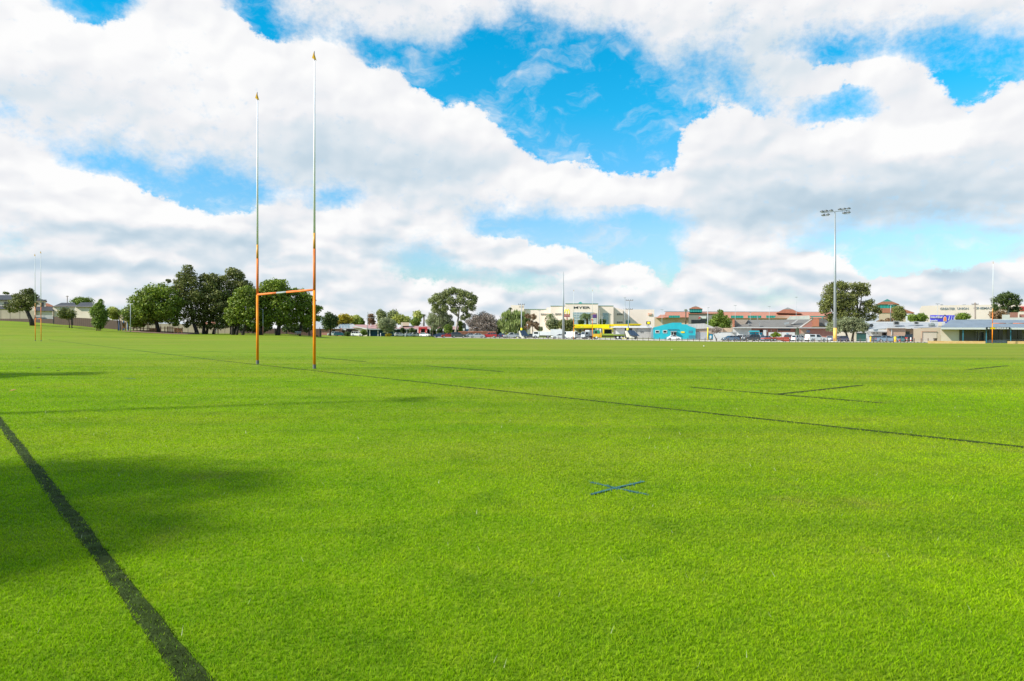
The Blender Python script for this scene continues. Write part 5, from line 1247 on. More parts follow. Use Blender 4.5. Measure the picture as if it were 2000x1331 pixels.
# clubhouse
cb_ = bld('clubhouse', 'long clubhouse with a blue grey roof and shaded verandah at the right edge', 'clubhouse', 118, [
    ('wall', M_CREAM, [('b', 1837.6, 643, 1873, 673, -.2, 8)]),
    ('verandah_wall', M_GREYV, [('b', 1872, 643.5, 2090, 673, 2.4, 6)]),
    ('return_wall', M_WALLG, [('b', 1871.6, 643.5, 1873.4, 673, -.1, 2.6)]),
    ('roof', M_BLROOF, [('r', ((1837, 640.4), (2095, 641.4)), ((1856, 625), (2075, 625)), -1.4, 5)]),
    ('ridge_cap', M_WHITE, [('b', 1888, 624, 2078, 625.2, 3.5, .3)]),
    ('fascia', M_WHITE, [('b', 1838, 640.2, 1925.6, 643.8, -1.6, .12), ('b', 1973.6, 640.6, 2095, 644.2, -1.6, .12)]),
    ('verandah_ceiling', M_WALLG, [('b', 1838, 643.9, 2095, 644.2, -1.4, 3.8)]),
    ('verandah_post*', M_TEALD, [('b', 1879.8, 640, 1881.8, 668, -1.3, .18), ('b', 1925.2, 640, 1927, 672.6, -1.3, .18), ('b', 1973, 641, 1974.8, 668, -1.3, .18)]),
    ('door', M_GLASS, [('b', 1912.6, 648.6, 1921.6, 667, 2.3, .2)]),
    ('door_frame', M_WALLG, [('b', 1905.4, 647.4, 1922.8, 648.6, 2.25, .2), ('b', 1910.4, 648.6, 1912.4, 667, 2.25, .2), ('b', 1905.4, 648.6, 1906.8, 667, 2.25, .2), ('b', 1921.6, 648.6, 1922.8, 667, 2.25, .2)]),
    ('side_light', M_GLASS, [('b', 1906.9, 648.6, 1910.3, 667, 2.3, .2)]),
    ('window*', M_GLASS, [('b', 1931, 644.6, 1949.4, 663.6, 2.28, .2), ('b', 1950.8, 644.6, 1958.6, 663.6, 2.28, .2), ('b', 1967, 644.6, 1974, 663.6, 2.28, .2), ('b', 1976, 644.6, 1986.4, 663.6, 2.28, .2), ('b', 1988, 644.6, 1995.6, 663.6, 2.28, .2)]),
    ('sill', M_WALLG, [('b', 1930, 663.8, 1998, 664.8, 2.1, .3)]),
    ('bench', M_GREYM, [('b', 1927.6, 665, 1966, 670.6, 1.2, .5)])])
_s = MB().pbox(1925.8, 639.4, 1973.2, 643.8, 116.2, .12).build('name_board', mat('black sign board', (0.012, 0.02, 0.018), .5), cb_)
MB().ppoly([(1931 + 1.9 * math.cos(a * .524), 641.6 + 1.5 * math.sin(a * .524)) for a in range(12)], 116.1, .05).ppoly([(1968.6 + 1.9 * math.cos(a * .524), 641.6 + 1.5 * math.sin(a * .524)) for a in range(12)], 116.1, .05).build('roundel', M_WHITE, _s)
text_part('name_text', 'OVAL', 1934.6, 640.2, 1943.6, 643.2, 116.15, M_YEL, _s, .03)
text_part('name_text', 'PAVILION', 1944.6, 640.2, 1965, 643.2, 116.15, M_WHITE, _s, .03)
bld('retaining_wall', 'low honey limestone wall in front of the tan depot and clubhouse', 'wall', 101.5, [('block_wall', M_LIME, [('p', [(1812, 672.8), (1812, 666.2), (1924.6, 666.8), (1924.6, 673.2)], 0, .4)])])
bld('retaining_wall', 'low honey limestone wall at the right edge under the verandah windows', 'wall', 101.5, [('block_wall', M_LIME, [('b', 1967.4, 667, 2090, 673.6, 0, .4)])])
bld('rooftop_plant', 'red brown rooftop plant box behind the clubhouse ridge', 'rooftop unit', 200, [('box', M_BRICKR, [('b', 1972.4, 610.6, 1988, 620.6, 0, 3)]), ('base', M_WALLW, [('b', 1957, 615, 1972, 624, 0, 3), ('b', 1972, 620.8, 2060, 626, 0, 3)]), ('side_box', M_BRICKR, [('b', 1991, 614.4, 2040, 620, 1, 3)]), ('support', M_GREYV, [('b', 1956, 626, 2060, 655, 0, 4)])])
# ---------------------------------------------------------------- playground
def bar(mb, p0, p1, w): return mb.tube([p0, p1], w, 6)
def pt(u, v, d): return P(u, v, d)
def gpt(u, d, dz=0):
    x = P(u, 650, d).x; return Vector((x, d, G(x, d) + dz))

r = empty('play_tower', gpt(245, 165), 'blue framed play tower at the left end of the playground', 'play tower')
M_PBL = mat('bright blue play metal', (0.02, 0.14, 0.42), .5); M_NAVY = mat('dark navy panel', (0.03, 0.03, 0.06), .6)
for u, dy in ((241.4, 0), (249.6, 0), (242.4, 2), (250.4, 2)):
    g_ = gpt(u, 165 + dy, -.1); MB().tube([g_, (g_.x, g_.y, P(u, 608, 165).z)], .09, 8).build('post', M_PBL, r)
MB().pbox(240.4, 617.6, 251.6, 622.6, 164.9, .08).build('lower_panel', M_NAVY, r)
MB().pbox(247, 612.6, 254, 617.4, 164.85, .08).build('side_panel', mat('sky blue panel', (0.03, 0.30, 0.70), .5), r)
MB().pbox(240.4, 622.7, 252, 623.6, 164.8, 2.3).build('platform', M_NAVY, r)
MB().ppoly([(238.6, 608.4), (246, 603.4), (253.4, 608.4)], 164.6, 2.8).build('roof', M_NAVY, r)
g_ = gpt(232.6, 160, 0); MB().tube([g_, (g_.x, g_.y, P(232.6, 606, 160).z)], .07, 8).build('pole', M_PBL, r)
# timber structures
def timber(label, u0, u1, vtop, d, us, rails, panels=()):
    g0 = gpt((u0 + u1) / 2, d); r = empty('play_equipment', g0, label, 'play equipment', 'timber play equipment under the domed tree')
    for u in us:
        g_ = gpt(u, d, -.1); MB().tube([g_, (g_.x, d, P(u, vtop, d).z)], .10, 7).build('post', M_WOOD, r)
    for a, b, v in rails: MB().tube([P(a, v, d), P(b, v, d)], .07, 6).build('rail', M_WOOD, r)
    for a, v0, b, v1 in panels: MB().pbox(a, v0, b, v1, d + .15, .08).build('panel', M_WOODY, r)
timber('timber frame with two rails at the left end of the playground', 238, 256, 630, 159, (239.6, 245, 251), ((238, 256, 631.2), (238, 256, 641.4)), ((240, 632, 244, 641),))
timber('timber frame between the lamp pole and the domed tree trunk, with a tall right post', 258, 292, 632, 158, (261, 267.6, 274, 280.5, 287.6, 290.8), ((262, 293, 634.4), (256, 292, 641.6), (257, 292, 646)), ())
timber('low timber frame with a plank front directly left of the domed tree trunk', 293, 306, 641, 157, (293, 299, 305), ((292, 306, 642), (292, 306, 646)), ((294, 642.4, 304, 648),))
timber('timber frame of close posts right of the domed tree trunk', 312, 340, 638, 157, (314, 322, 327, 330, 334, 337.6), ((312, 346, 641.2), (312, 340, 650)), ())
timber('plank sided timber play box at the right end of the playground', 340, 357, 640, 156, (341, 348, 356), ((340, 357, 642),), ((340.6, 642.4, 356.4, 649.4),))
mb = MB(); xs = [gpt(u, 153) for u in (234, 260, 300, 340, 362)]
for i in range(4):
    a, b = xs[i], xs[i + 1]
    n = len(mb.v); mb.v += [tuple(a + Vector((0, 0, .05))), tuple(b + Vector((0, 0, .05))), tuple(b + Vector((0, 10, .35))), tuple(a + Vector((0, 10, .35)))]; mb.f.append((n, n+1, n+2, n+3))
tag(mb.build('bark_bed', mat('brown bark chips', (0.20, 0.12, 0.08), .95, 0, .3, 3)), 'brown bark chip bed under the playground', None, None, 'structure')
r = empty('bench', gpt(583, 160), 'pale bench in the shade behind the crossbar of the near goal posts', 'bench')
MB().pbox(576, 650.6, 588, 651.6, 160, .5).build('seat', M_WALLG, r); MB().pbox(576, 647.8, 588, 649.6, 160.5, .08).build('backrest', M_WALLG, r)
for u in (577, 587): MB().pbox(u - .4, 651.6, u + .4, 655.4, 160.1, .4).build('leg', M_DKM, r)
tower = empty('play_equipment', gpt(422, 160), 'dark climbing frame with rungs between the gum trunks', 'play equipment', 'timber play equipment under the domed tree')
for u in (419, 426): g_ = gpt(u, 160, -.1); MB().tube([g_, (g_.x, 160, P(u, 641, 160).z)], .10, 7).build('post', M_WOOD, tower)
for v in (643, 646.6, 650): MB().tube([P(419, v, 160), P(426, v, 160)], .05, 6).build('rung', M_WALLG, tower)

# ---------------------------------------------------------------- poles and lamps
M_POLE = mat('galvanised pole', (0.31, 0.335, 0.345), .4, .25, .06, 1)
M_POLEW = mat('pale painted pole', (0.34, 0.36, 0.37), .5, 0, .06, 1)
M_TIMP = mat('grey timber pole', (0.23, 0.19, 0.16), .9, 0, .2, 1)
def pole(name, label, u, vt, d, r0, r1, m=M_POLE, cat='pole', band=None, group=None, vb=None, lean=0):
    g0 = gpt(u, d, 0); t = P(u + lean, vt, d)
    root = empty(name, g0, label, cat, group)
    MB().tube([g0 - Vector((0, 0, .2)), t], [r0, r1], 12).build('pole', m, root, smooth=True)
    if band:
        v0, v1, mm, rr = band
        MB().tube([Vector((g0.x, g0.y, P(u, v1, d).z)), Vector((g0.x, g0.y, P(u, v0, d).z))], rr, 12).build('band', mm, root, smooth=True)
    return root, g0, t
r, g0, t = pole('lamp_post', 'slender pale lamp post in front of the domed tree at the playground', 255, 594.4, 152, .10, .06, M_POLEW, 'lamp post')
MB().tube([t, t + Vector((.5, 0, .06))], .05, 6).build('lamp_head', M_GREYM, r)
r, g0, t = pole('lamp_post', 'thin pale green lamp post between the near goal uprights', 513.6, 604.5, 156, .09, .06, M_POLEW, 'lamp post', band=(637, 656, M_BRICKR, .11))
MB().tube([t, t - Vector((.5, 0, -.03))], .05, 6).build('lamp_head', M_GREYM, r)
# main floodlight mast
def flood(root, c, arms, m=M_GREYM, s=1.0):
    """arms: list of (dx, dz) lamps; each a hooded flood lamp with bracket"""
    for dx, dz, dy in arms:
        q = c + Vector((dx, dy, dz)) 
        mb = MB(); n = 12; k = len(mb.v)
        prof = [(.10, .30), (.32, .12), (.42, -.12), (.36, -.20)]
        for (r_, z_) in prof:
            for a in range(n): mb.v.append((q.x + math.cos(a * 2 * math.pi / n) * r_ * s * 1.15, q.y + math.sin(a * 2 * math.pi / n) * r_ * s - z_ * .2 * s, q.z + z_ * s * .72))
        for i in range(len(prof) - 1):
            for a in range(n): b = (a + 1) % n; mb.f.append((k + i * n + a, k + i * n + b, k + (i + 1) * n + b, k + (i + 1) * n + a))
        mb.f.append(tuple(k + a for a in range(n - 1, -1, -1)))
        lamp = mb.build('floodlight', mat('dark lamp housing', (0.10, 0.11, 0.12), .5, .3), root)
        MB().tube([q + Vector((0, 0, -.14 * s)), q + Vector((0, 0, -.17 * s))], .33 * s, 10).build('lens', mat('pale lamp lens', (0.6, 0.62, 0.62), .2), lamp)
dF = 150
r, g0, t = pole('floodlight_mast', 'tall pale floodlight mast with ten lamps and an amber base, right of centre', 1631, 412.5, dF, .36, .13, M_POLE, 'floodlight mast', band=(641, 671, mat('amber painted base', (0.75, 0.42, 0.10), .5, 0, .12, 1), .385))
xs_ = [1605.5, 1613.5, 1623.5, 1640.5, 1649, 1657.5]
lam = [(P(u, v, dF) - t) for u, v in zip(xs_ + [1608, 1617, 1649, 1657.5], [413.6, 412.6, 411.6, 409.4, 408.6, 407.8, 420.6, 419.6, 416.4, 415.4])]
flood(r, t, [(q.x, q.z + .05, 0) for q in lam], s=.95)
a_, b_ = P(1604, 416, dF), P(1659.5, 411, dF)
MB().tube([a_, b_], .07, 6).build('crossarm', M_POLE, r)
MB().tube([P(1606, 422.4, dF), P(1619, 421.6, dF)], .05, 6).tube([P(1647, 418.6, dF), P(1659.5, 417.8, dF)], .05, 6).tube([P(1611, 415.6, dF), P(1611, 422.4, dF)], .04, 6).tube([P(1653, 411.6, dF), P(1653, 418.4, dF)], .04, 6).build('lower_crossarm', M_POLE, r)
for u in (1609, 1618, 1645, 1654): MB().tube([P(u, 415, dF), P(u, 411, dF)], .04, 6).build('bracket', M_POLE, r)
tb0 = g0
r_ = MB().tube([tb0 + Vector((0, 0, -.1)), tb0 + Vector((0, 0, .22))], .8, 16).build('plinth', mat('concrete', (0.5, 0.48, 0.44), .9), r)
# tall mast in centre
pole('mast', 'tall tapered light grey mast beside the yellow canopy', 1100.4, 531, 190, .42, .05, M_POLE, 'mast')[0]
# utility poles
def cross(root, t, w, dz=0, m=M_TIMP, ins=True):
    o = MB().box(t.x - w, t.x + w, t.y - .08, t.y + .08, t.z + dz - .08, t.z + dz + .08).build('crossarm', m, root)
    if ins:
        for k in (-.9, -.35, .35, .9): MB().tube([(t.x + w * k, t.y, t.z + dz + .08), (t.x + w * k, t.y, t.z + dz + .4)], .07, 6).build('insulator', M_DKM, o)
r, g0, t = pole('power_pole', 'pale timber power pole with crossarms beside the willow', 1018.6, 594.6, 225, .22, .15, M_POLEW, 'power pole', band=(641, 649, M_YEL, .32)); cross(r, t, 1.1, -.2); cross(r, t, .8, -1.0)
r, g0, t = pole('power_pole', 'power pole with a yellow base standing before the grey workshop', 1226, 587.4, 222, .2, .14, M_POLE, 'power pole', band=(641, 648, M_YEL, .34), lean=3.4); cross(r, t, 1.2, 0); cross(r, t, 1.1, -2.9)
r, g0, t = pole('light_mast', 'thin grey mast with a crossarm left of the yellow based power pole', 1220.4, 582, 300, .16, .12, M_POLE, 'mast'); cross(r, t, .5, 0, M_GREYM, False); cross(r, Vector((t.x, t.y, P(1220, 604, 300).z)), .8, 0, M_GREYM, False)
r, g0, t = pole('power_pole', 'dark timber power pole behind the clubhouse ridge', 1905, 591.4, 205, .28, .2, M_TIMP, 'power pole', lean=-.6); cross(r, t, 1.0, -.6)
r, g0, t = pole('power_pole', 'dark power pole rising behind the cream house on the bank', 131.4, 578, 215, .16, .12, M_TIMP, 'power pole'); cross(r, t, .4, -.2, M_TIMP, False)
LP = [(1436, 597.4, 330, 'thin lamp post left of the mall roof vents'), (1502.4, 599.2, 330, 'thin lamp post above the middle of the grey corrugated roof'), (1555.2, 581.2, 330, 'tallest thin lamp post, right of the mall pyramid roof'),
      (1293, 605.6, 330, 'thin lamp post at the left end of the terracotta mall'), (1465.4, 611, 330, 'short lamp post behind the round vent on the corrugated roof'), (1831, 594.4, 240, 'pale lamp post crossing the purple billboard'),
      (1171, 604, 300, 'lamp post right of the grey sign pylon'), (1176, 619, 300, 'short lamp post between the dark shrubs and the pink wall'), (1053.6, 607.6, 300, 'thin lamp post before the left wing of the department store'), (1739.4, 596, 230, 'pale post before the green glazed lantern')]
for u, v, d, lab in LP:
    r, g0, t = pole('lamp_post', lab, u, v, d, .10, .07, M_POLEW, 'lamp post', group='distant lamp posts over the shops')
    MB().box(t.x - .7, t.x + .7, t.y - .15, t.y + .15, t.z, t.z + .16).build('lamp_head', M_GREYM, r)
r, g0, t = pole('lamp_post', 'tall lamp post with an orange lower half beside the roller door', 1382.4, 601.4, 196, .14, .09, M_POLEW, 'lamp post', band=(640, 664.6, M_ORY, .16)); MB().box(t.x - .1, t.x + .5, t.y - .1, t.y + .1, t.z, t.z + .1).build('lamp_head', M_GREYM, r)
r, g0, t = pole('basketball_hoop', 'tall pale pole with a square frame before the dark blue building', 717.4, 610, 262, .12, .1, M_POLEW, 'basketball frame')
fr = MB(); fa = [(719, 611), (725, 608), (731.4, 611), (731.4, 621), (719, 621)]
for i in range(5): fr.tube([P(*fa[i], 262), P(*fa[(i + 1) % 5], 262)], .06, 6)
fr.build('frame', M_GREYM, r)
r, g0, t = pole('basketball_hoop', 'white basketball backboard before the dark blue building', 757.4, 641, 258, .12, .1, M_GREYM, 'basketball hoop')
MB().tube([t, P(761, 638.6, 257)], .06, 6).build('arm', M_GREYM, r)
MB().pbox(760.6, 635.2, 769.8, 642, 256.8, .1).build('backboard', M_WHITE, r)
MB().tube([P(763.6 + 2 * math.cos(a * .7854), 641.6 + .5 * math.sin(a * .7854), 256.5) for a in range(9)], .03, 5).build('rim', M_ORY, r)

# signs
r, g0, t = pole('restaurant_sign', 'golden arches on a red panel on a tall pole left of the department store front', 1107.6, 620, 300, .22, .22, M_REDP, 'restaurant sign')
ar = MB()
for cx_ in (1105.4, 1109.9):
    pts = [P(cx_ + 2.35 * math.cos(math.pi - a * math.pi / 10), 614.4 - 9.4 * (math.sin(a * math.pi / 10) ** .75), 299) for a in range(11)]
    ar.tube(pts, .20, 8)
ar.build('golden_arches', M_YEL, r, smooth=True)
p_ = MB().pbox(1102, 614.4, 1113.2, 619.6, 299, .5).build('panel', M_REDP, r)
text_part('panel_text', "McDonald's", 1102.8, 615.6, 1112.4, 618, 298.9, M_WHITE, p_)
r = bld('sign_pylon', 'tall grey sign pylon with an arched top right of the date palm', 'sign pylon', 290, [
    ('body', M_POLE, [('b', 1153.4, 612, 1166.4, 662, 0, 1)]),
    ('arched_top', M_BRICKT, [('p', [(1154 + 5.6 - 5.6 * math.cos(a * math.pi / 8), 615 - 4 * math.sin(a * math.pi / 8)) for a in range(9)], -.1, 1)]),
    ('logo_panel', mat('violet logo panel', (0.13, 0.06, 0.26), .5, 0, .3, .8), [('b', 1157, 614.6, 1165, 621, -.2, .3)]),
    ('tenant_panel*', M_WHITE, [('b', 1155, 622.4, 1165.4, 624.6, -.12, .2), ('b', 1155, 625.4, 1165.4, 627.4, -.12, .2), ('b', 1155, 628, 1165.4, 631, -.12, .2)]),
    ('red_strip', M_REDP, [('b', 1154.4, 624, 1158, 625.6, -.25, .1)])])
r, g0, t = pole('shop_sign', 'small black and yellow sign on a post above the grey workshop', 1266.6, 633, 250, .08, .08, M_DKM, 'sign')
MB().pbox(1262, 628.2, 1271, 634.2, 249.8, .2).build('board', M_DKM, r)
MB().ppoly([(1266.8 + 3.2 * math.cos(a * .524), 631 + 2.2 * math.sin(a * .524)) for a in range(12)], 249.7, .08).build('logo', M_YEL, r)
SG = [(840, 643, 222, 'small white street sign right of the red entrance'), (852.4, 644, 222, 'small white sign above the dark blue parked car'), (865.6, 644, 222, 'small white sign above the red parked car'), (1030, 633.6, 222, 'round pale sign beside the rusty leaved tree')]
for u, v, d, lab in SG:
    r, g0, t = pole('street_sign', lab, u, v, d, .05, .05, M_TIMP, 'street sign', group='small street signs'); MB().pbox(u - .9, v - .4, u + .9, v + 2.2, d - .08, .06).build('plate', M_WHITE, r)
for u, lab in ((743.4, 'white marker post left of the orange shrubs'), (791.6, 'white marker post between two white parked cars')):
    r, g0, t = pole('marker_post', lab, u, 651, 246, .1, .1, M_WHITE, 'marker post', group='white marker posts')

# bollard fence along the field edge
M_BOL = mat('dark brown bollard timber', (0.10, 0.06, 0.045), .85, 0, .3, 3)
us = []
u = 958.0
while u < 1832:
    us.append(u); u += 9.2 + (u - 958) * .0052
proto = None; cnt = {}
ORD = 'first second third fourth fifth sixth seventh eighth ninth tenth eleventh twelfth'.split()
for i, u in enumerate(us):
    d = edge_y(u) + 1.0; g_ = gpt(u, d)
    if proto is None:
        mb = MB(); mb.tube([(0, 0, -.2), (0, 0, .72), (0, 0, .77)], [.06, .06, .035], 8)
        proto = mb.build('bollard', M_BOL, None, local=True); o = proto
    else: o = proto.copy(); COL.objects.link(o)
    o.location = g_
    for lo_, nm_ in reversed(((0, 'left of the willow'), (990, 'before the willow and trailer'), (1040, 'before the white trucks'), (1100, 'right of the tall mast'), (1160, 'before the flatbed truck'), (1225, 'before the grey workshop'), (1276, 'before the turquoise hall'), (1359, 'before the brown annex'), (1412, 'before the dark cars'), (1490, 'before the red trailer'), (1548, 'before the white hatchback'), (1580, 'before the tavern'), (1634, 'right of the floodlight mast'), (1690, 'before the skip bin'), (1740, 'before the blue sedans'), (1783, 'before the tan depot'))):
        if u >= lo_:
            cnt[nm_] = cnt.get(nm_, 0) + 1; break
    tag(o, 'dark timber bollard %s, %s from the left there' % (nm_, ORD[cnt[nm_] - 1]), 'bollard', 'timber bollards along the far field edge')
mb = MB()
for i in range(len(us) - 1):
    a = gpt(us[i], edge_y(us[i]) + 1.0, .55); b = gpt(us[i + 1], edge_y(us[i + 1]) + 1.0, .55); mb.tube([a, b], .012, 4, cap=False)
tag(mb.build('fence_chain', M_GREYM), 'thin wire strung between the timber bollards', 'wire')
# concrete kerb
mb = MB(); ks = np.linspace(950, 1836, 90)
for i, u in enumerate(ks):
    for dy, dz in ((0, 0), (0, .14), (.35, .14), (.35, .0)):
        q = gpt(u, edge_y(u) + 1.6 + dy, dz); mb.v.append(tuple(q))
for i in range(len(ks) - 1):
    for j in range(3): mb.f.append((4*i + j, 4*(i+1) + j, 4*(i+1) + j + 1, 4*i + j + 1))
tag(mb.build('kerb', mat('pale concrete kerb', (0.42, 0.395, 0.35), .9, 0, .1, 1)), 'pale concrete kerb behind the bollards', None, None, 'structure')

# yellow and striped bollards near the clubhouse
def safety(label, u, v0, d, w, m, group=None, stripes=None, cat='bollard'):
    g_ = gpt(u, d); r = empty('safety_bollard', g_, label, cat, group); top = P(u, v0, d).z
    MB().tube([g_, (g_.x, d, top)], w, 10).build('post', m, r, smooth=True)
    MB().tube([(g_.x, d, top), (g_.x, d, top + .05)], [w, w * .4], 10).build('cap', m, r)
    if stripes:
        for z in stripes: MB().tube([(g_.x, d, g_.z + z), (g_.x, d, g_.z + z + .2)], w * 1.05, 10).build('band', M_REDP, r)
M_SY = mat('safety yellow', (0.85, 0.45, 0.02), .5, 0, .1, 2)
safety('amber gate post left of the grey skip', 1700.4, 658.4, 121, .13, M_SY, 'amber gate posts')
safety('thick amber post between the blue and teal parked cars', 1748.4, 658.4, 121, .19, M_SY, 'amber gate posts')
safety('red and white striped post left of the tan depot', 1772, 660, 124, .09, M_WHITE, 'striped posts', (.3, .75))
safety('second striped post, hard against the tan depot', 1779, 660, 124, .09, M_WHITE, 'striped posts', (.35,))
r = empty('street_sign', gpt(1756.6, 130), 'small round red sign between amber post and teal car', 'street sign', 'small street signs')
MB().tube([gpt(1756.6, 130), P(1756.6, 664, 130)], .04, 6).build('pole', M_GREYM, r); MB().ppoly([(1756.6 + 1.6 * math.cos(a * .785), 665 + 1.8 * math.sin(a * .785)) for a in range(8)], 129.9, .05).build('plate', M_REDP, r)
r = empty('wheelie_bin', gpt(1826.6, 140), 'dark olive wheelie bin before the pale garage door', 'bin')
MB().ppoly([(1824, 671), (1823.2, 662.4), (1830.4, 662.4), (1829.6, 671)], 139, .7).build('body', mat('olive plastic', (0.09, 0.08, 0.045), .6), r); MB().pbox(1822.8, 661, 1830.8, 662.3, 138.9, .85).build('lid', mat('dark olive lid', (0.06, 0.055, 0.03), .6), r)
# skip bin
r = empty('skip_bin', gpt(1713, 168), 'blue grey skip bin with white labels before the white building', 'skip bin')
M_SKIP = ribbed('blue grey skip steel', (0.12, 0.15, 0.18), .5, 'X', dark=.6)
MB().ppoly([(1697.6, 657.4), (1729, 657.4), (1726, 668.6), (1700, 668.6)], 168, 2).build('body', M_SKIP, r)
MB().pbox(1697, 656.6, 1729.6, 657.5, 167.9, 2.2).build('rim', M_DKM, r)
for u in (1709, 1720): MB().pbox(u, 660.2, u + 5, 663.6, 167.9, .05).build('notice', M_WALLG, r)

# ---------------------------------------------------------------- vehicles
M_TYRE = mat('tyre rubber', (0.02, 0.02, 0.02), .8); M_RIM = mat('alloy rim', (0.45, 0.45, 0.46), .3, .6)
M_CARG = mat('car window glass', (0.015, 0.018, 0.022), .08, 0, .2, 1, spec=.8)
M_HL = mat('headlamp lens', (0.75, 0.75, 0.72), .15); M_TL = mat('tail lamp lens', (0.45, 0.02, 0.02), .2)
def paint(name, c): return mat(name, c, .25, .15, .03, 1, spec=.6, coat=.6)
PW = paint('white car paint', (0.78, 0.78, 0.77)); PS = paint('silver car paint', (0.42, 0.44, 0.46)); PG = paint('dark grey car paint', (0.055, 0.06, 0.068))
PN = paint('navy car paint', (0.02, 0.035, 0.09)); PR = paint('red car paint', (0.35, 0.02, 0.025)); PB = paint('teal blue car paint', (0.02, 0.11, 0.16)); PM = paint('maroon car paint', (0.13, 0.012, 0.02))
PSB = paint('steel blue car paint', (0.15, 0.22, 0.30)); PV = paint('violet grey car paint', (0.10, 0.09, 0.15)); PK = paint('black car paint', (0.012, 0.013, 0.016))
KIND = {  # length, width, height, lower-body outline, glasshouse (x_rear_base, x_rear_top, x_front_top, x_front_base) as share of length, belt height
 'sedan': (4.7, 1.8, 1.45, [(-.5,.30),(-.49,.62),(-.47,.68),(-.30,.70),(.22,.68),(.42,.60),(.49,.52),(.5,.30)], (-.34,-.20,.06,.23), .68),
 'hatch': (4.1, 1.75, 1.48, [(-.5,.30),(-.5,.62),(-.48,.68),(.20,.68),(.42,.60),(.49,.50),(.5,.30)], (-.47,-.40,.04,.23), .66),
 'suv':   (4.7, 1.9, 1.78, [(-.5,.28),(-.5,.60),(-.49,.62),(.20,.63),(.44,.58),(.49,.50),(.5,.28)], (-.48,-.43,.06,.23), .61),
 'wagon': (4.8, 1.85, 1.62, [(-.5,.28),(-.5,.60),(-.49,.64),(.22,.65),(.44,.58),(.49,.50),(.5,.28)], (-.48,-.40,.06,.25), .63),
 'ute':   (5.2, 1.85, 1.78, [(-.5,.32),(-.5,.62),(-.12,.62),(.22,.62),(.44,.57),(.49,.50),(.5,.32)], (-.14,-.11,.08,.24), .60),
 'utecan':(5.2, 1.85, 1.80, [(-.5,.32),(-.5,.62),(-.12,.62),(.22,.62),(.44,.57),(.49,.50),(.5,.32)], (-.49,-.48,.08,.24), .60),
 'van':   (5.0, 1.9, 2.2, [(-.5,.22),(-.5,.60),(-.49,.60),(.40,.56),(.46,.48),(.5,.40),(.5,.22)], (-.49,-.485,.26,.43), .55),
 'beetle':(4.1, 1.75, 1.5, [(-.5,.30),(-.5,.46),(-.44,.62),(-.30,.70),(.18,.68),(.34,.64),(.46,.52),(.5,.30)], (-.33,-.14,.10,.24), .68),
}
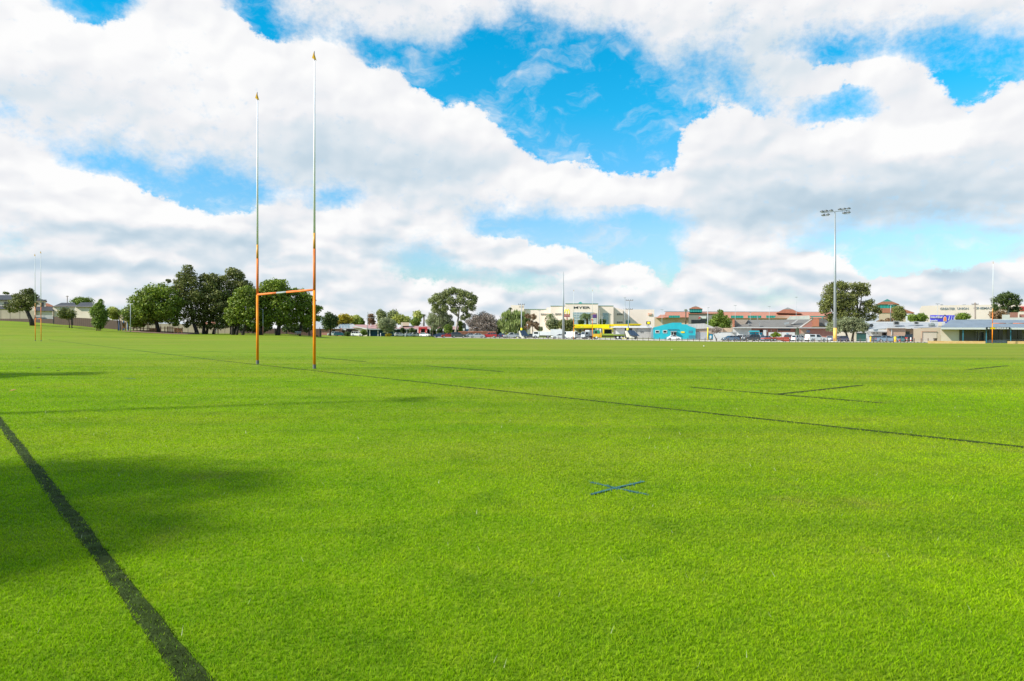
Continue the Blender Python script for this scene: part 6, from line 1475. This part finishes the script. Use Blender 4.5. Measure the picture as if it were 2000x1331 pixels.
def car(label, u, d, yaw, kind, paint_m, dirn=1, name=None, cat='car', scale=1.0, group='vehicles parked beyond the field edge', lift=.05, rack=False):
    L_, W_, H_, prof, gh, belt = KIND[kind]; L_ *= scale; W_ *= scale; H_ *= scale
    g_ = gpt(u, d, lift); root = empty(name or {'van': 'van', 'ute': 'utility_truck', 'utecan': 'utility_truck'}.get(kind, 'parked_car'), g_, label, cat, group, rz=rad(yaw) + (0 if dirn > 0 else math.pi))
    w = W_ / 2
    def loft(prof_, m, name_, wa, wb, zs=1.0, bev=.03):
        mb = MB(); n = len(prof_)
        for s_ in (-1, 1):
            for (x_, z_) in prof_: mb.v.append((x_ * L_, s_ * (wa if z_ * H_ < belt * H_ + .01 else wb), z_ * H_))
        mb.f.append(tuple(range(n))); mb.f.append(tuple(range(2 * n - 1, n - 1, -1)))
        for i in range(n): j = (i + 1) % n; mb.f.append((j, i, n + i, n + j))
        return mb.build(name_, m, root, local=True, bevel=bev)
    z0 = .16
    body = [(-.5 + .0, z0)] + prof + [(.5, z0)]
    loft(body, paint_m, 'body', w, w)
    a, b, c, e = gh
    if kind in ('utecan',):
        loft([(-.49, belt), (-.48, 1.0), (-.14, 1.0), (-.14, belt)], paint_m, 'canopy', w * .96, w * .86)
        for s_ in (-1, 1): MB().box(-.44 * L_, -.18 * L_, min(s_ * w * .93, s_ * w * .945), max(s_ * w * .93, s_ * w * .945), (belt + .08) * H_, .93 * H_).build('side_glass', M_CARG, root, local=True)
        a, b = -.13, -.11
    gl = loft([(a, belt), (b, .97), (c, .97), (e, belt)], M_CARG, 'glasshouse', w * .95, w * .80)
    loft([(b - .01, .955), (b + .01, 1.0), (c - .01, 1.0), (c + .015, .955)], paint_m, 'roof', w * .81, w * .78)
    pil = MB(); nseg = {'van': (-.1, .12), 'suv': (-.24, -.08), 'wagon': (-.26, -.08)}.get(kind, (-.09,))
    for px_ in nseg:
        for s_ in (-1, 1): pil.tube([(px_ * L_, s_ * w * .955, belt * H_), (px_ * L_, s_ * w * .815, .96 * H_)], .05, 5)
    for (xb, xt) in ((a, b), (e, c)):
        for s_ in (-1, 1): pil.tube([(xb * L_, s_ * w * .94, belt * H_), (xt * L_, s_ * w * .80, .965 * H_)], .045, 5)
    pil.build('pillars', paint_m, root, local=True)
    if kind == 'van':
        for s_ in (-1, 1): MB().box(-.485 * L_, .10 * L_, min(s_ * w * .86, s_ * w * .93), max(s_ * w * .86, s_ * w * .93), belt * H_, .95 * H_).build('side_panel', paint_m, root, local=True)
    if kind == 'ute':
        MB().box(-.48 * L_, -.16 * L_, -w * .9, w * .9, .60 * H_, .64 * H_).build('tray_cover', M_DK, root, local=True)
    rw = .33 if kind in ('sedan', 'hatch', 'beetle', 'wagon') else .38
    for fx_ in (-.31, .32):
        for s_ in (-1, 1):
            c_ = Vector((fx_ * L_, s_ * (w - .09), rw))
            ty = MB().tube([c_ - Vector((0, s_ * .1, 0)), c_ + Vector((0, s_ * .12, 0))], rw, 18).build('wheel', M_TYRE, root, local=True)
            MB().tube([c_ + Vector((0, s_ * .11, 0)), c_ + Vector((0, s_ * .135, 0))], rw * .58, 12).build('rim', M_RIM, ty, local=True)
    for s_ in (-1, 1):
        MB().box(.475 * L_, .503 * L_, s_ * w * .72 - .18, s_ * w * .72 + .18, .42 * H_, .52 * H_).build('headlight', M_HL, root, local=True)
        MB().box(-.503 * L_, -.485 * L_, s_ * w * .80 - .12, s_ * w * .80 + .12, .46 * H_, .60 * H_).build('tail_light', M_TL, root, local=True)
    MB().box(-.505 * L_, .507 * L_, -w * .98, w * .98, z0 * H_ - .02, z0 * H_ + .13).build('bumper_sill', M_DK, root, local=True)
    return root

car('white wagon, leftmost car beyond the field beside the dark evergreen', 651, 272, 12, 'suv', PW, -1)
car('teal blue sedan overlapping the white wagon at the far left', 664.5, 268, 8, 'wagon', PB, 1)
car('white people mover in front of the green hedge bush', 698.5, 258, -14, 'suv', PW, 1)
car('white hatchback alone before the dark blue building windows', 781.5, 262, 20, 'hatch', PW, 1)
car('white sedan left of the red entrance arch', 802.5, 258, 18, 'sedan', PW, -1)
car('silver hatchback below the red entrance arch, left side', 814.5, 256, 24, 'hatch', PS, 1)
car('white hatchback right below the red entrance arch', 830.5, 252, -30, 'hatch', PW, 1)
car('dark blue hatchback left of the red car under the drooping olive tree', 859, 222, -12, 'hatch', PN, -1)
car('bright red hatchback parked before the eucalyptus trunk', 876, 221, 10, 'sedan', PR, -1)
car('dark grey station wagon right of the bright red hatchback', 895.5, 218, 8, 'suv', PG, 1)
car('silver car half hidden behind the silver sedan', 919, 232, 25, 'sedan', PS, 1)
car('silver sedan in front of the low brown brick wall', 931.5, 215, 8, 'sedan', PS, -1)
car('dull red hatchback under the leafless grey tree', 957, 219, -10, 'suv', PR, -1)
car('small navy hatchback just left of the willow trunk', 984, 222, 60, 'hatch', PN, 1)
car('silver utility with a tray in front of the willow', 999.5, 214, 8, 'ute', PS, -1, cat='utility truck')
car('blue grey sedan partly behind the left solar trailer', 1014, 222, 20, 'sedan', PSB, 1)
car('dark sedan just right of the left solar trailer', 1036.5, 218, 5, 'sedan', PG, -1)
car('white sedan left of the base of the tall tapered mast', 1092, 208, 10, 'sedan', PW, -1)
car('white van parked tail out right of the tall tapered mast', 1112.5, 208, -38, 'van', PW, -1, cat='van')
car('grey tray utility under the yellow canopy', 1133, 212, 6, 'ute', PS, -1, cat='utility truck')
car('small silver car before the service station shop', 1150, 214, 30, 'suv', PS, 1)
car('white rounded car parked before the turquoise hall door', 1316, 205, -8, 'beetle', PW, 1)
car('dark blue grey hatchback before the white framed shelter', 1426.5, 190, 8, 'sedan', PSB, -1)
car('black coupe behind the blue grey hatchback', 1435, 193, 4, 'sedan', PK, -1)
car('white four-wheel drive seen from behind the dark grey one', 1447, 198, 50, 'suv', PW, -1)
car('large dark grey four-wheel drive before the blue awning', 1466.5, 186, 10, 'suv', PG, -1)
car('silver utility behind the dark grey four-wheel drive', 1485.5, 194, 14, 'ute', PS, 1, cat='utility truck')
car('blue silver hatchback left of the round bush', 1498.5, 190, 30, 'hatch', PSB, 1)
car('dark maroon wagon behind the red trailer', 1539, 186, 60, 'suv', PM, -1)
car('white hatchback right of the red trailer', 1562, 178, 22, 'suv', PW, 1, scale=.92)
car('white utility with a canopy in front of the tavern', 1593.5, 172, 14, 'utecan', PW, 1, cat='utility truck')
car('silver hatchback just left of the floodlight mast base', 1627, 178, 40, 'hatch', PS, 1)
car('violet grey hatchback just right of the floodlight mast base', 1640, 172, 12, 'hatch', PV, -1)
car('steel blue sedan right of the blue grey skip bin', 1733.5, 154, -18, 'sedan', PSB, 1)
car('silver sedan showing behind the steel blue sedan', 1746, 166, 0, 'sedan', PS, 1)
car('pale teal sedan beside the thick amber post', 1759, 158, 10, 'sedan', paint('pale teal car paint', (0.10, 0.26, 0.30)), 1)
car('black four-wheel drive at the corner of the tan depot', 1776, 152, 62, 'suv', PK, 1)

# white box truck and box van
def truck(label, u, d, L_, boxcol, cabcol, H_=3.0, dirn=-1, boxfrac=.68, yaw=0, name='box_truck', group='vehicles parked beyond the field edge'):
    g_ = gpt(u, d, .05); r = empty(name, g_, label, 'truck', group, rz=rad(yaw) + (0 if dirn > 0 else math.pi))
    h = L_ / 2
    MB().box(-h, -h + L_ * boxfrac, -1.1, 1.1, .95, H_).build('cargo_box', boxcol, r, local=True, bevel=.03)
    c0 = -h + L_ * boxfrac + .15
    mb = MB(); pr = [(c0, .5), (h, .5), (h, 1.35), (h - .25, 2.15), (c0, 2.2)]
    for s_ in (-1, 1): mb.v += [(x_, s_ * 1.0, z_) for x_, z_ in pr]
    n = 5; mb.f += [tuple(range(n)), tuple(range(9, 4, -1))] + [((i + 1) % n, i, n + i, n + (i + 1) % n) for i in range(n)]
    mb.build('cab', cabcol, r, local=True, bevel=.04)
    ws = MB(); ws.v += [(h + .02 - .03, -.85, 1.42), (h + .02 - .03, .85, 1.42), (h - .22, .8, 2.08), (h - .22, -.8, 2.08)]; ws.v += [(x - .04, y, z) for x, y, z in ws.v[:4]]
    ws.f += [(0, 1, 2, 3), (7, 6, 5, 4), (0, 4, 5, 1), (1, 5, 6, 2), (2, 6, 7, 3), (3, 7, 4, 0)]; ws.build('windscreen', M_CARG, r, local=True)
    for s_ in (-1, 1): MB().box(c0 + .35, h - .35, s_ * 1.01 - .015, s_ * 1.01 + .015, 1.4, 2.0).build('side_window', M_CARG, r, local=True)
    MB().box(-h, h - .1, -.9, .9, .55, .9).build('chassis', M_DK, r, local=True)
    for fx_ in (-h + .9, -h + 1.9 if L_ > 6 else None, h - .8):
        if fx_ is None: continue
        for s_ in (-1, 1):
            ty = MB().tube([(fx_, s_ * .8, .45), (fx_, s_ * 1.08, .45)], .45, 18).build('wheel', M_TYRE, r, local=True)
            MB().tube([(fx_, s_ * 1.07, .45), (fx_, s_ * 1.10, .45)], .25, 12).build('rim', M_RIM, ty, local=True)
    for s_ in (-.7, .7): MB().box(h - .02, h + .03, s_ - .15, s_ + .15, .8, 1.0).build('headlight', M_HL, r, local=True)
    return r
truck('white tray truck left of the taller white box truck', 1058, 214, 5.6, PW, PW, 2.2, -1, .62)
truck('white box truck with a high square body behind the white sedan', 1082, 219, 5.6, PW, PW, 2.9, -1, .7)
truck('silver camper van with a boxy body left of the green and yellow truck', 1151, 206, 4.8, PS, PS, 2.7, -1, .66, yaw=30, name='camper_van')
# green and yellow flatbed truck
g_ = gpt(1188, 200, .05); r = empty('flatbed_truck', g_, 'long flatbed truck with a green and yellow cab, right of the small white goal posts', 'truck', 'vehicles parked beyond the field edge', rz=math.pi)
PGR = paint('green truck paint', (0.02, 0.28, 0.12)); PYE = paint('yellow truck paint', (0.80, 0.48, 0.02)); PLI = paint('lime tray paint', (0.45, 0.60, 0.05))
MB().box(2.6, 4.4, -1.15, 1.15, .6, 1.55).build('lower_cab', PYE, r, local=True, bevel=.05)
MB().box(2.65, 4.3, -1.12, 1.12, 1.56, 2.6).build('upper_cab', PGR, r, local=True, bevel=.06)
MB().box(4.28, 4.34, -.95, .95, 1.75, 2.45).build('windscreen', M_CARG, r, local=True)
for s_ in (-1, 1):
    MB().box(3.4, 4.1, s_ * 1.13 - .02, s_ * 1.13 + .02, 1.7, 2.4).build('side_window', M_CARG, r, local=True)
MB().box(-4.6, 2.2, -1.15, 1.15, 1.15, 1.32).build('tray', PLI, r, local=True)
MB().box(-4.5, 2.6, -.5, .5, .7, 1.13).build('chassis', M_DK, r, local=True)
MB().tube([(2.35, -.9, .9), (2.35, -.9, 3.0)], .09, 8).tube([(2.35, .9, .9), (2.35, .9, 3.0)], .09, 8).tube([(2.35, -.9, 2.9), (2.35, .9, 2.9)], .07, 8).build('headboard_frame', PW, r, local=True)
MB().box(2.1, 2.5, -1.16, -.9, .5, 1.9).box(2.1, 2.5, .9, 1.16, .5, 1.9).build('outrigger', PYE, r, local=True)
for fx_ in (3.6, -2.6, -3.7):
    for s_ in (-1, 1):
        ty = MB().tube([(fx_, s_ * .85, .5), (fx_, s_ * 1.14, .5)], .5, 18).build('wheel', M_TYRE, r, local=True)
        MB().tube([(fx_, s_ * 1.13, .5), (fx_, s_ * 1.17, .5)], .28, 12).build('rim', M_HL, ty, local=True)
# low red trailer
g_ = gpt(1517, 160, .05); r = empty('red_trailer', g_, 'low red plant trailer with a sloping ramp, left of the white hatchback', 'trailer', 'vehicles parked beyond the field edge')
mb = MB(); k = S(160)
def q(u, v): p = P(u, v, 160); return (p.x - g_.x, p.z - g_.z)
out = [q(1492, 660.6), q(1503, 659.8), (q(1541.4, 658.8)), q(1541.6, 668.8), q(1528, 665), q(1516, 663.6), q(1506, 662.6), q(1492, 662.6)]
n = len(out)
for y_ in (0, 2.0): mb.v += [(x_, y_, z_) for x_, z_ in out]
mb.f += [tuple(range(n)), tuple(range(2 * n - 1, n - 1, -1))] + [((i + 1) % n, i, n + i, n + (i + 1) % n) for i in range(n)]
mb.build('deck', M_BRICKO if False else mat('rusty red steel', (0.36, 0.06, 0.035), .6, 0, .2, 1), r, local=True)
for x_ in (-1.2, -.4):
    ty = MB().tube([(x_, -.05, .38), (x_, .25, .38)], .38, 16).build('wheel', M_TYRE, r, local=True); MB().tube([(x_, -.07, .38), (x_, -.03, .38)], .2, 10).build('rim', M_RIM, ty, local=True)
# solar light trailers
M_SOL = ribbed('solar cells', (0.07, 0.10, 0.15), .8, 'X', rough=.2, dark=.6); M_CRP = mat('cream painted panel', (0.74, 0.70, 0.58), .6, 0, .08, 1)
def solar(label, u0, s):
    d = 186 if u0 > 1100 else 200; g_ = gpt(u0 + 14 * s, d, .05)
    r = empty('solar_trailer', g_, label, 'solar light trailer', 'solar light trailers on the field edge')
    def pp(a, b): return P(u0 + a * s, b, d)
    v0 = 646.4
    MB().prism([pp(5, v0 + .8), pp(7, v0), pp(11, v0 + 10), pp(19, v0 + 14), pp(8, v0 + 14.4)], (0, 1.6, 0)).build('body', M_CRP, r)
    a, b = pp(5.5, v0 - .4), pp(24.5, v0 + 10.6); c = pp(17, v0 - .8)
    mb = MB(); n = len(mb.v); A_, B_, C_, D_ = pp(5.6, v0 - .2), pp(13.5, v0 + 9.4), pp(26.5, v0 + 10.4), pp(18, v0 - .2)
    D_ = Vector((D_.x, d + 1.8, D_.z)); C_ = Vector((C_.x, d + 1.8, C_.z))
    mb.prism([A_, B_, C_, D_], (.02, .03, .10)).build('solar_panel', M_SOL, r)
    MB().tube([pp(0, v0 + 15.4), pp(12, v0 + 14.4)], .06, 6).tube([pp(0, v0 + 15.4), pp(1, v0 + 12.5)], .05, 6).build('drawbar', M_YEL, r)
    for a_ in (8, 19):
        c_ = pp(a_, v0 + 14.8); MB().tube([c_ - Vector((0, .1, 0)), c_ + Vector((0, .15, 0))], .32, 14).build('wheel', M_TYRE, r)
    MB().tube([pp(3, v0 + 15), pp(3, v0 + 12)], .1, 6).build('jockey_stand', M_CRP, r)
solar('smaller solar light trailer with a tilted panel before the willow', 1008.4, .95)
solar('larger solar light trailer with a tilted panel before the grey workshop', 1215.5, 1.35)

# floodlight mast beyond the left edge, its thin shadow crosses the lawn
x_, y_ = caster(-1.9, 14.2, 16.0)
r = empty('floodlight_mast', (x_, y_, 0), 'slim floodlight mast outside the left of the picture, shading a thin lawn strip', 'floodlight mast')
MB().tube([(x_, y_, -.2), (x_, y_, 16)], [.16, .09], 12).build('pole', M_POLE, r, smooth=True)
for k in (-1, 1): MB().box(x_ - .22, x_ + .22, y_ + k * .3 - .14, y_ + k * .3 + .14, 15.8, 16.0).build('floodlight', M_GREYM, r)
# small things on the grass
for u, v, c, lab in ((75, 720.5, (0.05, 0.03, 0.02), 'dark fallen leaf left of the shadow on the far lawn'), (114, 725.5, (0.02, 0.015, 0.012), 'black scrap lying on the grass in the left middle distance'), (25, 765, (0.45, 0.20, 0.08), 'orange brown leaf on the grass near the left edge')):
    p = hit(u, v); o = MB().prism([p + Vector((-.05, -.03, .022)), p + Vector((.04, -.04, .026)), p + Vector((.06, .02, .04)), p + Vector((-.01, .05, .03))], (0, 0, .012)).build('leaf', mat('leaf %d' % u, c, .8)); tag(o, lab, 'leaf', 'small litter on the grass')
for u, v, lab in ((1374.5, 677.4, 'white ball lying on the far field before the white boundary wall'), (1312, 684, 'tiny white ball on the field before the turquoise hall')):
    p = hit(u, v); s_ = .065 if u > 1350 else .035
    mb = MB()
    for i in range(1, 8):
        for k in range(12): mb.v.append((p.x + s_ * math.sin(i * math.pi / 8) * math.cos(k * math.pi / 6), p.y + s_ * math.sin(i * math.pi / 8) * math.sin(k * math.pi / 6), p.z + s_ * (1 - math.cos(i * math.pi / 8))))
    for i in range(6):
        for k in range(12): mb.f.append((i * 12 + k, i * 12 + (k + 1) % 12, (i + 1) * 12 + (k + 1) % 12, (i + 1) * 12 + k))
    mb.f += [tuple(range(11, -1, -1)), tuple(range(72, 84))]
    tag(mb.build('ball', M_WHITE, smooth=True), lab, 'ball', 'white balls on the far field')
